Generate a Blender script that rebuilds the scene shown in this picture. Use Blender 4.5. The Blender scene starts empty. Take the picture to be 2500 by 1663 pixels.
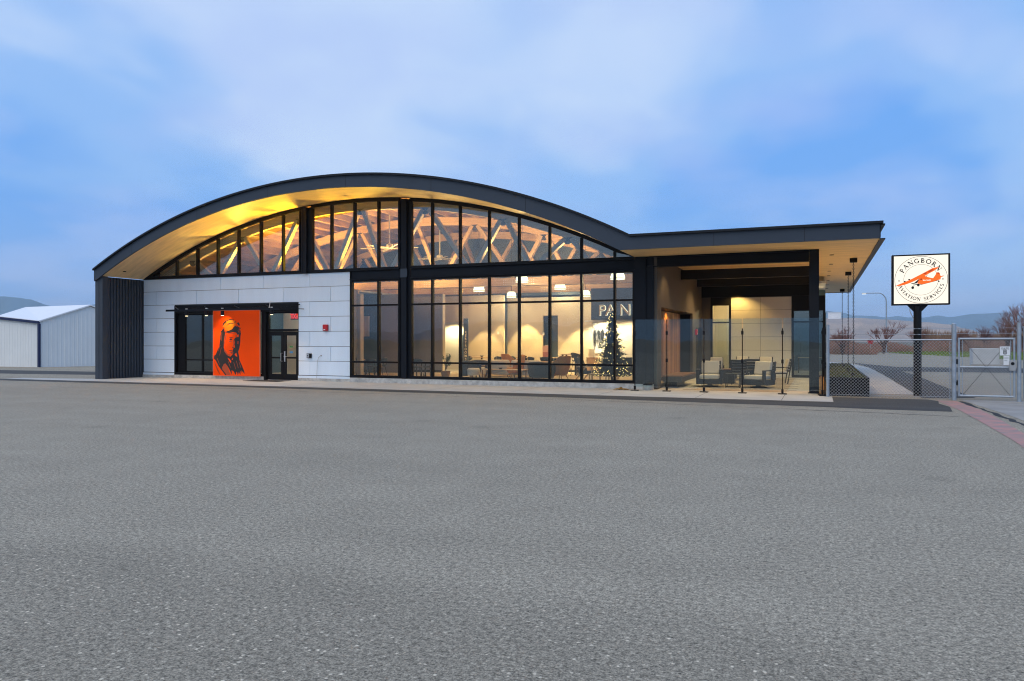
import bpy, bmesh, math, random
from mathutils import Vector, Matrix
random.seed(7)
SC = bpy.context.scene
COL = SC.collection

# ------------------------------------------------------------------ camera
F, ANG, HC, CX, CY = 1853.0, math.radians(22.03), 1.7, 1250.0, 831.5
cam = bpy.data.cameras.new('camera'); cam_o = bpy.data.objects.new('camera', cam); COL.objects.link(cam_o)
cam.sensor_width = 36.0; cam.lens = 36.0 * F / 2500.0
cam.clip_start = 0.1; cam.clip_end = 40000
cam_o.location = (0, 0, HC); cam_o.rotation_euler = (math.radians(90), 0, ANG)
SC.camera = cam_o

# ------------------------------------------------------------------ sky, sun, exposure
SUN_EL, SUN_AZ = math.radians(55), math.radians(200)     # azimuth clockwise from +Y: behind the camera
def world():
    w = bpy.data.worlds.new('World'); SC.world = w; w.use_nodes = True
    nt = w.node_tree; N = nt.nodes; L = nt.links; N.clear()
    out = N.new('ShaderNodeOutputWorld')
    sky = N.new('ShaderNodeTexSky'); sky.sky_type = 'NISHITA'; sky.sun_disc = False
    sky.sun_elevation = SUN_EL; sky.sun_rotation = SUN_AZ; sky.air_density = 1.6; sky.dust_density = 0.6; sky.ozone_density = 3.0
    tc = N.new('ShaderNodeTexCoord')
    # project directions on a cloud layer
    sep = N.new('ShaderNodeSeparateXYZ'); L.new(tc.outputs['Generated'], sep.inputs[0])
    zz = N.new('ShaderNodeMath'); zz.operation = 'MAXIMUM'; zz.inputs[1].default_value = 0.0; L.new(sep.outputs['Z'], zz.inputs[0])
    za = N.new('ShaderNodeMath'); za.operation = 'ADD'; za.inputs[1].default_value = 0.22; L.new(zz.outputs[0], za.inputs[0])
    dv = N.new('ShaderNodeVectorMath'); dv.operation = 'DIVIDE'; L.new(tc.outputs['Generated'], dv.inputs[0])
    cb = N.new('ShaderNodeCombineXYZ')
    for i in range(3): L.new(za.outputs[0], cb.inputs[i])
    L.new(cb.outputs[0], dv.inputs[1])
    mp = N.new('ShaderNodeMapping'); mp.inputs['Scale'].default_value = (1.0, 0.75, 0.6); mp.inputs['Rotation'].default_value = (0, 0, 0.5)
    L.new(dv.outputs[0], mp.inputs[0])
    n1 = N.new('ShaderNodeTexNoise'); n1.inputs['Scale'].default_value = 1.15; n1.inputs['Detail'].default_value = 4; n1.inputs['Roughness'].default_value = 0.38; n1.inputs['Distortion'].default_value = 0.25
    L.new(mp.outputs[0], n1.inputs['Vector'])
    acc = N.new('ShaderNodeMath'); acc.operation = 'MULTIPLY_ADD'; acc.inputs[1].default_value = 0.95; acc.inputs[2].default_value = -0.13
    L.new(n1.outputs['Fac'], acc.inputs[0])
    cur = acc.outputs[0]
    wn = N.new('ShaderNodeTexNoise'); wn.inputs['Scale'].default_value = 2.2; wn.inputs['Detail'].default_value = 3; wn.inputs['Roughness'].default_value = 0.5
    L.new(mp.outputs[0], wn.inputs['Vector'])
    w1 = N.new('ShaderNodeVectorMath'); w1.operation = 'SUBTRACT'; w1.inputs[1].default_value = (0.5, 0.5, 0.5); L.new(wn.outputs['Color'], w1.inputs[0])
    w2 = N.new('ShaderNodeVectorMath'); w2.operation = 'MULTIPLY_ADD'; w2.inputs[1].default_value = (0.26, 0.26, 0.22); L.new(w1.outputs[0], w2.inputs[0]); L.new(tc.outputs['Generated'], w2.inputs[2])
    nm = N.new('ShaderNodeVectorMath'); nm.operation = 'NORMALIZE'; L.new(w2.outputs[0], nm.inputs[0])
    def lobe(d, lo, amp):
        nonlocal cur
        dn = N.new('ShaderNodeVectorMath'); dn.operation = 'DOT_PRODUCT'; dn.inputs[1].default_value = Vector(d).normalized()
        L.new(nm.outputs[0], dn.inputs[0])
        mr = N.new('ShaderNodeMapRange'); mr.interpolation_type = 'SMOOTHSTEP'
        mr.inputs['From Min'].default_value = lo; mr.inputs['From Max'].default_value = 1.0; mr.inputs['To Min'].default_value = 0; mr.inputs['To Max'].default_value = amp
        L.new(dn.outputs['Value'], mr.inputs['Value'])
        ad = N.new('ShaderNodeMath'); ad.operation = 'ADD'; L.new(cur, ad.inputs[0]); L.new(mr.outputs[0], ad.inputs[1]); cur = ad.outputs[0]
    n3 = N.new('ShaderNodeTexNoise'); n3.inputs['Scale'].default_value = 3.4; n3.inputs['Detail'].default_value = 3; n3.inputs['Roughness'].default_value = 0.45; n3.inputs['Distortion'].default_value = 0.5
    L.new(mp.outputs[0], n3.inputs['Vector'])
    a3 = N.new('ShaderNodeMath'); a3.operation = 'MULTIPLY_ADD'; a3.inputs[1].default_value = 0.55; L.new(n3.outputs['Fac'], a3.inputs[0])
    b3 = N.new('ShaderNodeMath'); b3.operation = 'ADD'; b3.inputs[1].default_value = -0.275; L.new(cur, b3.inputs[0]); L.new(b3.outputs[0], a3.inputs[2]); cur = a3.outputs[0]
    for px, py, lo, amp in LOBES: lobe(ray(px, py), lo, amp)
    lobe((-0.2, -1, 0.35), 0.2, 0.52)                # bright patch added to the unseen sky behind the camera, lighting the front
    rp = N.new('ShaderNodeValToRGB'); rp.color_ramp.interpolation = 'EASE'
    e = rp.color_ramp.elements
    e[0].position = 0.0; e[0].color = SKY_COLS[0] + (1,)
    e[1].position = 1.0; e[1].color = SKY_COLS[2] + (1,)
    m = rp.color_ramp.elements.new(0.45); m.color = SKY_COLS[1] + (1,)
    L.new(cur, rp.inputs[0])
    # paler air towards the horizon
    hz = N.new('ShaderNodeMapRange'); hz.inputs['From Min'].default_value = 0.0; hz.inputs['From Max'].default_value = 0.16; hz.inputs['To Min'].default_value = 0.30; hz.inputs['To Max'].default_value = 0
    L.new(zz.outputs[0], hz.inputs['Value'])
    mh = N.new('ShaderNodeMix'); mh.data_type = 'RGBA'; mh.inputs['B'].default_value = (0.42, 0.63, 1.03, 1)
    mv = N.new('ShaderNodeMix'); mv.data_type = 'RGBA'; mv.inputs['B'].default_value = (0.40, 0.54, 0.95, 1)
    n4 = N.new('ShaderNodeTexNoise'); n4.inputs['Scale'].default_value = 1.9; n4.inputs['Detail'].default_value = 3; L.new(dv.outputs[0], n4.inputs['Vector'])
    m4 = N.new('ShaderNodeMapRange'); m4.inputs['From Min'].default_value = 0.45; m4.inputs['From Max'].default_value = 0.68; m4.inputs['To Max'].default_value = 0.55; L.new(n4.outputs['Fac'], m4.inputs['Value'])
    L.new(m4.outputs[0], mv.inputs['Factor']); L.new(rp.outputs[0], mv.inputs['A'])
    L.new(hz.outputs[0], mh.inputs['Factor']); L.new(mv.outputs['Result'], mh.inputs['A'])
    bg1 = N.new('ShaderNodeBackground'); bg1.inputs['Strength'].default_value = 0.02; L.new(sky.outputs[0], bg1.inputs[0])
    bg2 = N.new('ShaderNodeBackground'); bg2.inputs['Strength'].default_value = 0.93; L.new(mh.outputs['Result'], bg2.inputs[0])
    mx = N.new('ShaderNodeAddShader'); L.new(bg1.outputs[0], mx.inputs[0]); L.new(bg2.outputs[0], mx.inputs[1])
    L.new(mx.outputs[0], out.inputs[0])
SKY_COLS = [(0.13, 0.38, 0.92), (0.27, 0.50, 0.94), (0.56, 0.71, 0.99)]
LOBES = [(150, -150, 0.89, 0.85), (1100, -150, 0.92, 0.40), (1800, -100, 0.94, 0.28), (2560, 300, 0.985, 0.38), (1280, 330, 0.975, 0.06), (2400, 560, 0.985, 0.14),
         (1700, 470, 0.992, -0.20), (1900, 390, 0.99, -0.24), (2120, 330, 0.989, -0.32), (2260, 300, 0.992, -0.15), (60, 600, 0.94, -1.05), (2330, 660, 0.97, -0.30), (500, 420, 0.985, -0.1), (1250, 520, 0.99, -0.1)]
def ray(px, py):
    r, u = (px - CX) / F, (CY - py) / F
    return Vector((r * math.cos(ANG) - math.sin(ANG), r * math.sin(ANG) + math.cos(ANG), u))
world()
sl = bpy.data.lights.new('sun', 'SUN'); so = bpy.data.objects.new('sun', sl); COL.objects.link(so)
sl.energy = 1.5; sl.angle = math.radians(60); sl.color = (1.0, 0.85, 0.60)
sdir = Vector((math.sin(SUN_AZ) * math.cos(SUN_EL), math.cos(SUN_AZ) * math.cos(SUN_EL), math.sin(SUN_EL)))
so.rotation_euler = sdir.to_track_quat('Z', 'Y').to_euler(); so.location = sdir * 60 + Vector((0, 0, 30))
SC.view_settings.view_transform = 'Standard'; SC.view_settings.look = 'None'
SC.view_settings.exposure = 0.0; SC.view_settings.gamma = 1.0
SC.render.engine = 'CYCLES'
cy = SC.cycles
cy.use_denoising = True; cy.pixel_filter_type = 'BLACKMAN_HARRIS'; cy.filter_width = 1.1; cy.use_adaptive_sampling = True; cy.adaptive_threshold = 0.006
cy.max_bounces = 8; cy.diffuse_bounces = 3; cy.glossy_bounces = 4; cy.transmission_bounces = 4; cy.transparent_max_bounces = 28; cy.volume_bounces = 0
cy.sample_clamp_indirect = 6.0; cy.caustics_reflective = False; cy.caustics_refractive = False

# ------------------------------------------------------------------ helpers
def W(px, py, Y):                      # pixel of the photograph -> point on the plane at depth Y
    d = ray(px, py); t = Y / d.y
    return Vector((d.x * t, Y, HC + d.z * t))
def G(px, py, z=0.0):                  # pixel -> point on the ground
    d = ray(px, py); t = (z - HC) / d.z
    return Vector((d.x * t, d.y * t, z))
OFF = {}
class MB:
    def __init__(s): s.v = []; s.f = []
    def add(s, vs, fs):
        n = len(s.v); s.v += [Vector(p) for p in vs]; s.f += [tuple(i + n for i in f) for f in fs]; return s
    def box(s, x0, y0, z0, x1, y1, z1):
        return s.add([(x0,y0,z0),(x1,y0,z0),(x1,y1,z0),(x0,y1,z0),(x0,y0,z1),(x1,y0,z1),(x1,y1,z1),(x0,y1,z1)],
                     [(0,3,2,1),(4,5,6,7),(0,1,5,4),(1,2,6,5),(2,3,7,6),(3,0,4,7)])
    def obox(s, c, size, M=None):
        M = M or Matrix.Identity(3); c = Vector(c); hx, hy, hz = [k / 2 for k in size]
        vs = [c + M @ Vector(p) for p in ((-hx,-hy,-hz),(hx,-hy,-hz),(hx,hy,-hz),(-hx,hy,-hz),(-hx,-hy,hz),(hx,-hy,hz),(hx,hy,hz),(-hx,hy,hz))]
        return s.add(vs, [(0,3,2,1),(4,5,6,7),(0,1,5,4),(1,2,6,5),(2,3,7,6),(3,0,4,7)])
    def bar(s, p, q, w, h, up=(0, 0, 1)):
        p, q = Vector(p), Vector(q); d = (q - p); L = d.length; d.normalize(); up = Vector(up)
        if abs(d.dot(up)) > 0.98: up = Vector((0, 1, 0))
        sx = d.cross(up).normalized(); u = sx.cross(d).normalized()
        M = Matrix((sx, d, u)).transposed()
        return s.obox((p + q) / 2, (w, L, h), M)
    def tube(s, pts, r, n=8, r2=None, caps=True):
        pts = [Vector(p) for p in pts]; m = len(pts); base = len(s.v); prev = None
        for i, p in enumerate(pts):
            d = (pts[min(i + 1, m - 1)] - pts[max(i - 1, 0)]).normalized()
            if prev is None:
                a = Vector((0, 0, 1)) if abs(d.z) < 0.9 else Vector((1, 0, 0)); x = d.cross(a).normalized()
            else:
                x = (prev - d * prev.dot(d)).normalized()
            prev = x; y = d.cross(x)
            rr = r if r2 is None else r + (r2 - r) * i / (m - 1)
            for k in range(n):
                t = 2 * math.pi * k / n; s.v.append(p + (x * math.cos(t) + y * math.sin(t)) * rr)
        for i in range(m - 1):
            for k in range(n):
                a = base + i * n + k; b = base + i * n + (k + 1) % n
                s.f.append((a, b, b + n, a + n))
        if caps:
            s.f.append(tuple(base + k for k in reversed(range(n)))); s.f.append(tuple(base + (m - 1) * n + k for k in range(n)))
        return s
    def cyl(s, p, q, r, n=12, r2=None): return s.tube([p, q], r, n, r2)
    def lathe(s, prof, c=(0, 0, 0), n=20, a0=0, a1=2 * math.pi, M=None):
        c = Vector(c); base = len(s.v); full = abs(a1 - a0 - 2 * math.pi) < 1e-6; cols = n if full else n + 1
        for r, z in prof:
            for k in range(cols):
                t = a0 + (a1 - a0) * k / n; p = Vector((r * math.cos(t), r * math.sin(t), z))
                s.v.append(c + (M @ p if M else p))
        for i in range(len(prof) - 1):
            for k in range(n):
                a = base + i * cols + k; b = base + i * cols + (k + 1) % cols
                s.f.append((a, b, b + cols, a + cols))
        return s
    def sphere(s, c, r, n=8, sq=(1, 1, 1)):
        m = max(3, n // 2); base = len(s.v); c = Vector(c)
        for i in range(1, m):
            a = math.pi * i / m
            for k in range(n):
                t = 2 * math.pi * k / n
                s.v.append(c + Vector((math.sin(a) * math.cos(t) * r * sq[0], math.sin(a) * math.sin(t) * r * sq[1], math.cos(a) * r * sq[2])))
        top = len(s.v); s.v.append(c + Vector((0, 0, r * sq[2]))); s.v.append(c - Vector((0, 0, r * sq[2])))
        for i in range(m - 2):
            for k in range(n):
                a = base + i * n + k; b = base + i * n + (k + 1) % n; s.f.append((a, a + n, b + n, b))
        for k in range(n):
            s.f.append((top, base + k, base + (k + 1) % n)); s.f.append((top + 1, base + (m - 2) * n + (k + 1) % n, base + (m - 2) * n + k))
        return s
    def prism(s, poly, o, ux, uy, th):           # polygon (u,v) extruded by th along -normal.. front face at o
        o, ux, uy = Vector(o), Vector(ux), Vector(uy); nrm = ux.cross(uy).normalized()
        a = sum(poly[i][0] * poly[(i + 1) % len(poly)][1] - poly[(i + 1) % len(poly)][0] * poly[i][1] for i in range(len(poly)))
        if a < 0: poly = poly[::-1]
        n = len(poly); fr = [o + ux * u + uy * v for u, v in poly]; bk = [p - nrm * th for p in fr]
        return s.add(fr + bk, [tuple(range(n)), tuple(range(2 * n - 1, n - 1, -1))] + [(i + n, (i + 1) % n + n, (i + 1) % n, i) for i in range(n)])
    def strip(s, xs, lo, hi, y0, y1):            # solid between two curves lo(x), hi(x), from y0 to y1
        base = len(s.v)
        for x in xs: s.v += [Vector((x, y0, lo(x))), Vector((x, y0, hi(x))), Vector((x, y1, hi(x))), Vector((x, y1, lo(x)))]
        for i in range(len(xs) - 1):
            a = base + 4 * i; b = a + 4
            for j in range(4):
                k = (j + 1) % 4; s.f.append((a + j, a + k, b + k, b + j))
        s.f.append((base + 3, base + 2, base + 1, base)); e = base + 4 * (len(xs) - 1); s.f.append((e, e + 1, e + 2, e + 3))
        return s
    def build(s, name, m, parent=None, smooth=False, bevel=0.0, seg=2):
        off = OFF.get(parent.name, Vector()) if parent else Vector()
        me = bpy.data.meshes.new(name); me.from_pydata([v - off for v in s.v], [], s.f); me.validate()
        bm = bmesh.new(); bm.from_mesh(me); bmesh.ops.recalc_face_normals(bm, faces=bm.faces); bm.to_mesh(me); bm.free()
        me.materials.append(m)
        if smooth:
            me.polygons.foreach_set('use_smooth', [True] * len(me.polygons))
        o = bpy.data.objects.new(name, me); COL.objects.link(o)
        if smooth:
            try: me.set_sharp_from_angle(angle=math.radians(40))
            except Exception: pass
        if bevel:
            b = o.modifiers.new('bevel', 'BEVEL'); b.width = bevel; b.segments = seg; b.limit_method = 'ANGLE'; b.angle_limit = math.radians(40)
        if parent: o.parent = parent
        OFF[o.name] = off
        return o
def tag(o, label=None, cat=None, group=None, kind=None):
    if label: o['label'] = label
    if cat: o['category'] = cat
    if group: o['group'] = group
    if kind: o['kind'] = kind
    return o
def thing(name, label, cat, loc=(0, 0, 0), group=None):
    o = bpy.data.objects.new(name, None); COL.objects.link(o); o.location = loc; o.empty_display_size = 0.2
    OFF[o.name] = Vector(loc); return tag(o, label, cat, group)
def copy_tree(o, parent=None):
    c = o.copy(); COL.objects.link(c); c.parent = parent; OFF[c.name] = Vector()
    for ch in [x for x in bpy.data.objects if x.parent == o]: copy_tree(ch, c)
    return c
def place(o, x, y, z, rz, label=None, group=None):
    o.location = (x, y, z); o.rotation_euler = (0, 0, rz)
    if label: o['label'] = label
    if group: o['group'] = group
    return o

# ------------------------------------------------------------------ materials
def mat(name, col, rough=0.6, metal=0.0, var=0.0, scale=4.0, bump=0.0, bscale=30.0, spec=0.5, stretch=(1, 1, 1), col2=None, detail=6, em=None, es=0.0, coat=0.0):
    m = bpy.data.materials.new(name); m.use_nodes = True; nt = m.node_tree; N = nt.nodes; L = nt.links
    b = N['Principled BSDF']; b.inputs['Base Color'].default_value = tuple(col) + (1,); b.inputs['Roughness'].default_value = rough; b.inputs['Metallic'].default_value = metal
    b.inputs['Specular IOR Level'].default_value = spec; b.inputs['Coat Weight'].default_value = coat
    if em: b.inputs['Emission Color'].default_value = tuple(em) + (1,); b.inputs['Emission Strength'].default_value = es
    if var or bump:
        tc = N.new('ShaderNodeTexCoord'); mp = N.new('ShaderNodeMapping'); mp.inputs['Scale'].default_value = stretch; L.new(tc.outputs['Object'], mp.inputs[0])
    if var:
        n = N.new('ShaderNodeTexNoise'); n.inputs['Scale'].default_value = scale; n.inputs['Detail'].default_value = detail; n.inputs['Roughness'].default_value = 0.6
        L.new(mp.outputs[0], n.inputs['Vector'])
        r = N.new('ShaderNodeValToRGB'); e = r.color_ramp.elements
        c2 = col2 or tuple(c * (1 - var) for c in col); c1 = tuple(min(1, c * (1 + var)) for c in col) if not col2 else col
        e[0].position = 0.3; e[0].color = tuple(c2) + (1,); e[1].position = 0.7; e[1].color = tuple(c1) + (1,)
        L.new(n.outputs['Fac'], r.inputs[0]); L.new(r.outputs[0], b.inputs['Base Color'])
        rr = N.new('ShaderNodeMapRange'); rr.inputs['To Min'].default_value = rough * 0.85; rr.inputs['To Max'].default_value = min(1, rough * 1.15)
        L.new(n.outputs['Fac'], rr.inputs['Value']); L.new(rr.outputs[0], b.inputs['Roughness'])
    if bump:
        n2 = N.new('ShaderNodeTexNoise'); n2.inputs['Scale'].default_value = bscale; n2.inputs['Detail'].default_value = 4; L.new(mp.outputs[0], n2.inputs['Vector'])
        bp = N.new('ShaderNodeBump'); bp.inputs['Strength'].default_value = bump; bp.inputs['Distance'].default_value = 0.02
        L.new(n2.outputs['Fac'], bp.inputs['Height']); L.new(bp.outputs[0], b.inputs['Normal'])
    return m
def glow(name, col, s):
    m = bpy.data.materials.new(name); m.use_nodes = True; nt = m.node_tree; nt.nodes.clear()
    o = nt.nodes.new('ShaderNodeOutputMaterial'); e = nt.nodes.new('ShaderNodeEmission'); e.inputs[0].default_value = tuple(col) + (1,); e.inputs[1].default_value = s
    nt.links.new(e.outputs[0], o.inputs[0]); return m
def glass(name, tint=(0.86, 0.93, 0.95), f0=0.07, edge=0.85):
    m = bpy.data.materials.new(name); m.use_nodes = True; nt = m.node_tree; N = nt.nodes; L = nt.links; N.clear()
    o = N.new('ShaderNodeOutputMaterial'); t = N.new('ShaderNodeBsdfTransparent'); t.inputs[0].default_value = tint + (1,)
    g = N.new('ShaderNodeBsdfGlossy'); g.inputs['Roughness'].default_value = 0.0; g.inputs['Color'].default_value = (0.95, 0.98, 1, 1)
    tc = N.new('ShaderNodeTexCoord'); wv = N.new('ShaderNodeTexNoise'); wv.inputs['Scale'].default_value = 1.1; wv.inputs['Detail'].default_value = 1; L.new(tc.outputs['Object'], wv.inputs['Vector'])
    bp = N.new('ShaderNodeBump'); bp.inputs['Strength'].default_value = 0.25; bp.inputs['Distance'].default_value = 0.012; L.new(wv.outputs['Fac'], bp.inputs['Height']); L.new(bp.outputs[0], g.inputs['Normal'])
    lw = N.new('ShaderNodeLayerWeight'); lw.inputs['Blend'].default_value = 0.5
    p = N.new('ShaderNodeMath'); p.operation = 'POWER'; p.inputs[1].default_value = 4.0; L.new(lw.outputs['Facing'], p.inputs[0])
    a = N.new('ShaderNodeMath'); a.operation = 'MULTIPLY_ADD'; a.inputs[1].default_value = edge; a.inputs[2].default_value = f0; a.use_clamp = True; L.new(p.outputs[0], a.inputs[0])
    mx = N.new('ShaderNodeMixShader'); L.new(a.outputs[0], mx.inputs[0]); L.new(t.outputs[0], mx.inputs[1]); L.new(g.outputs[0], mx.inputs[2])
    L.new(mx.outputs[0], o.inputs[0]); return m
def asphalt_mat(name, base, warm=(1, 1, 1), speck=0.5, patch=0.12, pebble=0.0):
    m = bpy.data.materials.new(name); m.use_nodes = True; nt = m.node_tree; N = nt.nodes; L = nt.links; b = N['Principled BSDF']
    b.inputs['Roughness'].default_value = 0.9; b.inputs['Specular IOR Level'].default_value = 0.25
    tc = N.new('ShaderNodeTexCoord')
    def noise(s, d=5, r=0.6, dist=0):
        n = N.new('ShaderNodeTexNoise'); n.inputs['Scale'].default_value = s; n.inputs['Detail'].default_value = d; n.inputs['Roughness'].default_value = r; n.inputs['Distortion'].default_value = dist
        L.new(tc.outputs['Object'], n.inputs['Vector']); return n.outputs['Fac']
    def mr(v, a, bb, lo, hi):
        n = N.new('ShaderNodeMapRange'); n.inputs['From Min'].default_value = a; n.inputs['From Max'].default_value = bb; n.inputs['To Min'].default_value = lo; n.inputs['To Max'].default_value = hi
        L.new(v, n.inputs['Value']); return n.outputs[0]
    def mul(a, c):
        n = N.new('ShaderNodeMath'); n.operation = 'MULTIPLY'; L.new(a, n.inputs[0]); L.new(c, n.inputs[1]); return n.outputs[0]
    def add(a, c):
        n = N.new('ShaderNodeMath'); n.operation = 'ADD'; L.new(a, n.inputs[0]); L.new(c, n.inputs[1]); return n.outputs[0]
    big = mr(noise(0.16, 4, 0.55, 0.6), 0.3, 0.7, 1 - patch, 1 + patch)
    mid = mr(noise(1.3, 4), 0.3, 0.7, 0.94, 1.06)
    smp = N.new('ShaderNodeMapping'); smp.inputs['Scale'].default_value = (0.10, 0.8, 1); smp.inputs['Rotation'].default_value = (0, 0, 0.12); L.new(tc.outputs['Object'], smp.inputs[0])
    sn = N.new('ShaderNodeTexNoise'); sn.inputs['Scale'].default_value = 1.0; sn.inputs['Detail'].default_value = 4; sn.inputs['Distortion'].default_value = 0.4; L.new(smp.outputs[0], sn.inputs['Vector'])
    mid = mul(mid, mr(sn.outputs['Fac'], 0.32, 0.68, 1 - patch, 1 + patch))
    sv = N.new('ShaderNodeTexVoronoi'); sv.inputs['Scale'].default_value = 0.55; L.new(tc.outputs['Object'], sv.inputs['Vector'])
    mid = mul(mid, mr(sv.outputs['Distance'], 0.03, 0.16, 0.84, 1.0))        # small oil spots
    fine = mr(noise(70, 5, 0.75), 0.34, 0.66, 1 - speck, 1 + speck)
    grit = mr(noise(25, 4, 0.8), 0.36, 0.64, 1 - speck * 0.68, 1 + speck * 0.68)
    v = mul(mul(big, mid), mul(fine, grit))
    # an older, coarser and darker strip of pavement in the foreground, with an uneven edge
    zx = N.new('ShaderNodeSeparateXYZ'); L.new(tc.outputs['Object'], zx.inputs[0])
    zn = N.new('ShaderNodeMath'); zn.operation = 'MULTIPLY_ADD'; zn.inputs[1].default_value = 1.8; L.new(noise(0.7, 5, 0.6), zn.inputs[0]); L.new(zx.outputs['Y'], zn.inputs[2])
    old = mr(zn.outputs[0], 5.0, 5.9, 1, 0)
    v = mul(v, mr(old, 0, 1, 1.02, 0.87))
    # pale aggregate stones showing through
    vo = N.new('ShaderNodeTexVoronoi'); vo.inputs['Scale'].default_value = 24; vo.inputs['Randomness'].default_value = 1; L.new(tc.outputs['Object'], vo.inputs['Vector'])
    st = mr(vo.outputs['Distance'], 0.16, 0.30, 1, 0)
    vs = N.new('ShaderNodeSeparateColor'); L.new(vo.outputs['Color'], vs.inputs[0])
    pick = mr(vs.outputs[0], 0.48, 0.54, 0, 1.0)
    stone = mul(mul(st, pick), mul(mr(old, 0, 1, 0.35, 0.95), mr(vs.outputs[2], 0, 1, 0.15, 1.35)))
    v2 = add(v, stone)
    dk = mr(vs.outputs[1], 0.80, 0.86, 1, 0.35)
    pit = mr(vo.outputs['Distance'], 0.1, 0.22, 0, 1)
    mx = N.new('ShaderNodeMath'); mx.operation = 'MAXIMUM'; L.new(dk, mx.inputs[0]); L.new(pit, mx.inputs[1])
    v3 = mul(v2, mx.outputs[0])
    c = N.new('ShaderNodeVectorMath'); c.operation = 'SCALE'; c.inputs[0].default_value = (base * warm[0], base * warm[1], base * warm[2]); L.new(v3, c.inputs['Scale'])
    L.new(c.outputs[0], b.inputs['Base Color'])
    bp = N.new('ShaderNodeBump'); bp.inputs['Strength'].default_value = 0.3; bp.inputs['Distance'].default_value = 0.012
    L.new(v2, bp.inputs['Height']); L.new(bp.outputs[0], b.inputs['Normal'])
    return m

M = {}
M['asphalt'] = asphalt_mat('old_asphalt', 0.28, (1.165, 1.015, 0.77), 0.68, 0.04)
M['asphalt_dark'] = asphalt_mat('fresh_asphalt', 0.075, (1.05, 1.0, 0.92), 0.35, 0.18)
M['asphalt_lot'] = asphalt_mat('lot_asphalt', 0.23, (1.05, 1.02, 0.9), 0.3, 0.15)
M['slab'] = mat('pale_slab', (0.33, 0.31, 0.28), 0.9, var=0.25, scale=0.9, bump=0.3, bscale=40)
M['concrete'] = mat('walk_concrete', (0.475, 0.46, 0.42), 0.85, var=0.12, scale=1.2, bump=0.15, bscale=60)
M['curb_concrete'] = mat('cast_concrete', (0.45, 0.45, 0.43), 0.9, var=0.32, scale=5, bump=0.6, bscale=16)
M['red_paint'] = mat('worn_red_paint', (0.56, 0.25, 0.21), 0.85, var=0.3, scale=2.6, detail=12, col2=(0.25, 0.225, 0.20), bump=0.3, bscale=50)
M['crack'] = mat('crack_tar', (0.03, 0.03, 0.03), 0.9)
M['joint'] = mat('joint', (0.2, 0.19, 0.17), 0.9)
M['earth'] = mat('dry_earth', (0.20, 0.16, 0.11), 0.95, var=0.35, scale=0.05, col2=(0.13, 0.12, 0.07))
M['fascia'] = mat('fascia_steel', (0.042, 0.056, 0.078), 0.45, var=0.06, scale=0.8, spec=0.25)
M['steel'] = mat('black_steel', (0.009, 0.011, 0.016), 0.45, var=0.12, scale=1.5, spec=0.15)
M['frame'] = mat('black_aluminium', (0.006, 0.006, 0.007), 0.4, spec=0.18)
M['cap'] = mat('roof_metal', (0.012, 0.013, 0.016), 0.4, spec=0.25)
M['rib'] = mat('ribbed_metal', (0.050, 0.060, 0.076), 0.5, var=0.08, scale=1.0, spec=0.3)
M['panel'] = mat('fibre_cement_panel', (0.71, 0.82, 0.93), 0.55, var=0.035, scale=2.0, bump=0.04, bscale=50, stretch=(1, 1, 0.14))
def island_tone(m, amp):                       # each separate board a slightly different tone
    nt = m.node_tree; N = nt.nodes; L = nt.links; b = N['Principled BSDF']; src = b.inputs['Base Color'].links[0].from_socket
    g_ = N.new('ShaderNodeNewGeometry'); mr = N.new('ShaderNodeMapRange'); mr.inputs['To Min'].default_value = 1 - amp; mr.inputs['To Max'].default_value = 1 + amp * 0.6; L.new(g_.outputs['Random Per Island'], mr.inputs['Value'])
    vm = N.new('ShaderNodeVectorMath'); vm.operation = 'SCALE'; L.new(src, vm.inputs[0]); L.new(mr.outputs[0], vm.inputs['Scale']); L.new(vm.outputs[0], b.inputs['Base Color'])
island_tone(M['panel'], 0.05)
M['panel_back'] = mat('panel_gap', (0.05, 0.055, 0.06), 0.9)
M['soffit'] = mat('plywood_soffit', (0.78, 0.555, 0.28), 0.5, var=0.15, scale=1.6, stretch=(0.5, 3.5, 1), bump=0.05, bscale=20)
M['truss'] = mat('glulam', (0.56, 0.39, 0.24), 0.6, var=0.22, scale=3, stretch=(0.35, 2, 5))
M['web'] = mat('web_wood', (0.46, 0.33, 0.22), 0.6, var=0.15, scale=3)
M['deck'] = mat('deck_wood', (0.46, 0.31, 0.20), 0.65, var=0.25, scale=2.5, stretch=(3, 0.4, 1))
M['plate'] = mat('gusset_steel', (0.05, 0.055, 0.06), 0.45, metal=0.6)
M['bolt'] = mat('bolt_heads', (0.72, 0.70, 0.66), 0.3, metal=0.4)
M['beige'] = mat('beige_paint', (0.60, 0.52, 0.40), 0.7, var=0.03, scale=2)
M['greywall'] = mat('grey_paint', (0.19, 0.185, 0.19), 0.7, var=0.03, scale=2)
M['slate'] = mat('slate_paint', (0.075, 0.105, 0.135), 0.6, var=0.05, scale=2)
M['teal'] = mat('dark_teal_paint', (0.045, 0.085, 0.11), 0.6)
M['floor'] = mat('pale_wood_floor', (0.52, 0.42, 0.30), 0.4, var=0.12, scale=2, stretch=(0.6, 3, 1))
M['white'] = mat('white_paint', (0.78, 0.78, 0.76), 0.5)
M['glass'] = glass('window_glass', (0.86, 0.94, 0.97), 0.08, 0.65)
M['clear'] = glass('screen_glass', (0.86, 0.93, 0.94), 0.08, 0.7)
M['wood'] = mat('cedar', (0.38, 0.17, 0.075), 0.5, var=0.35, scale=2.2, stretch=(7, 7, 0.25)); island_tone(M['wood'], 0.35)
M['oak'] = mat('oak', (0.55, 0.36, 0.19), 0.5, var=0.15, scale=3, stretch=(1, 5, 1))
M['walnut'] = mat('walnut', (0.22, 0.11, 0.055), 0.45, var=0.2, scale=4, stretch=(1, 5, 1))
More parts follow.
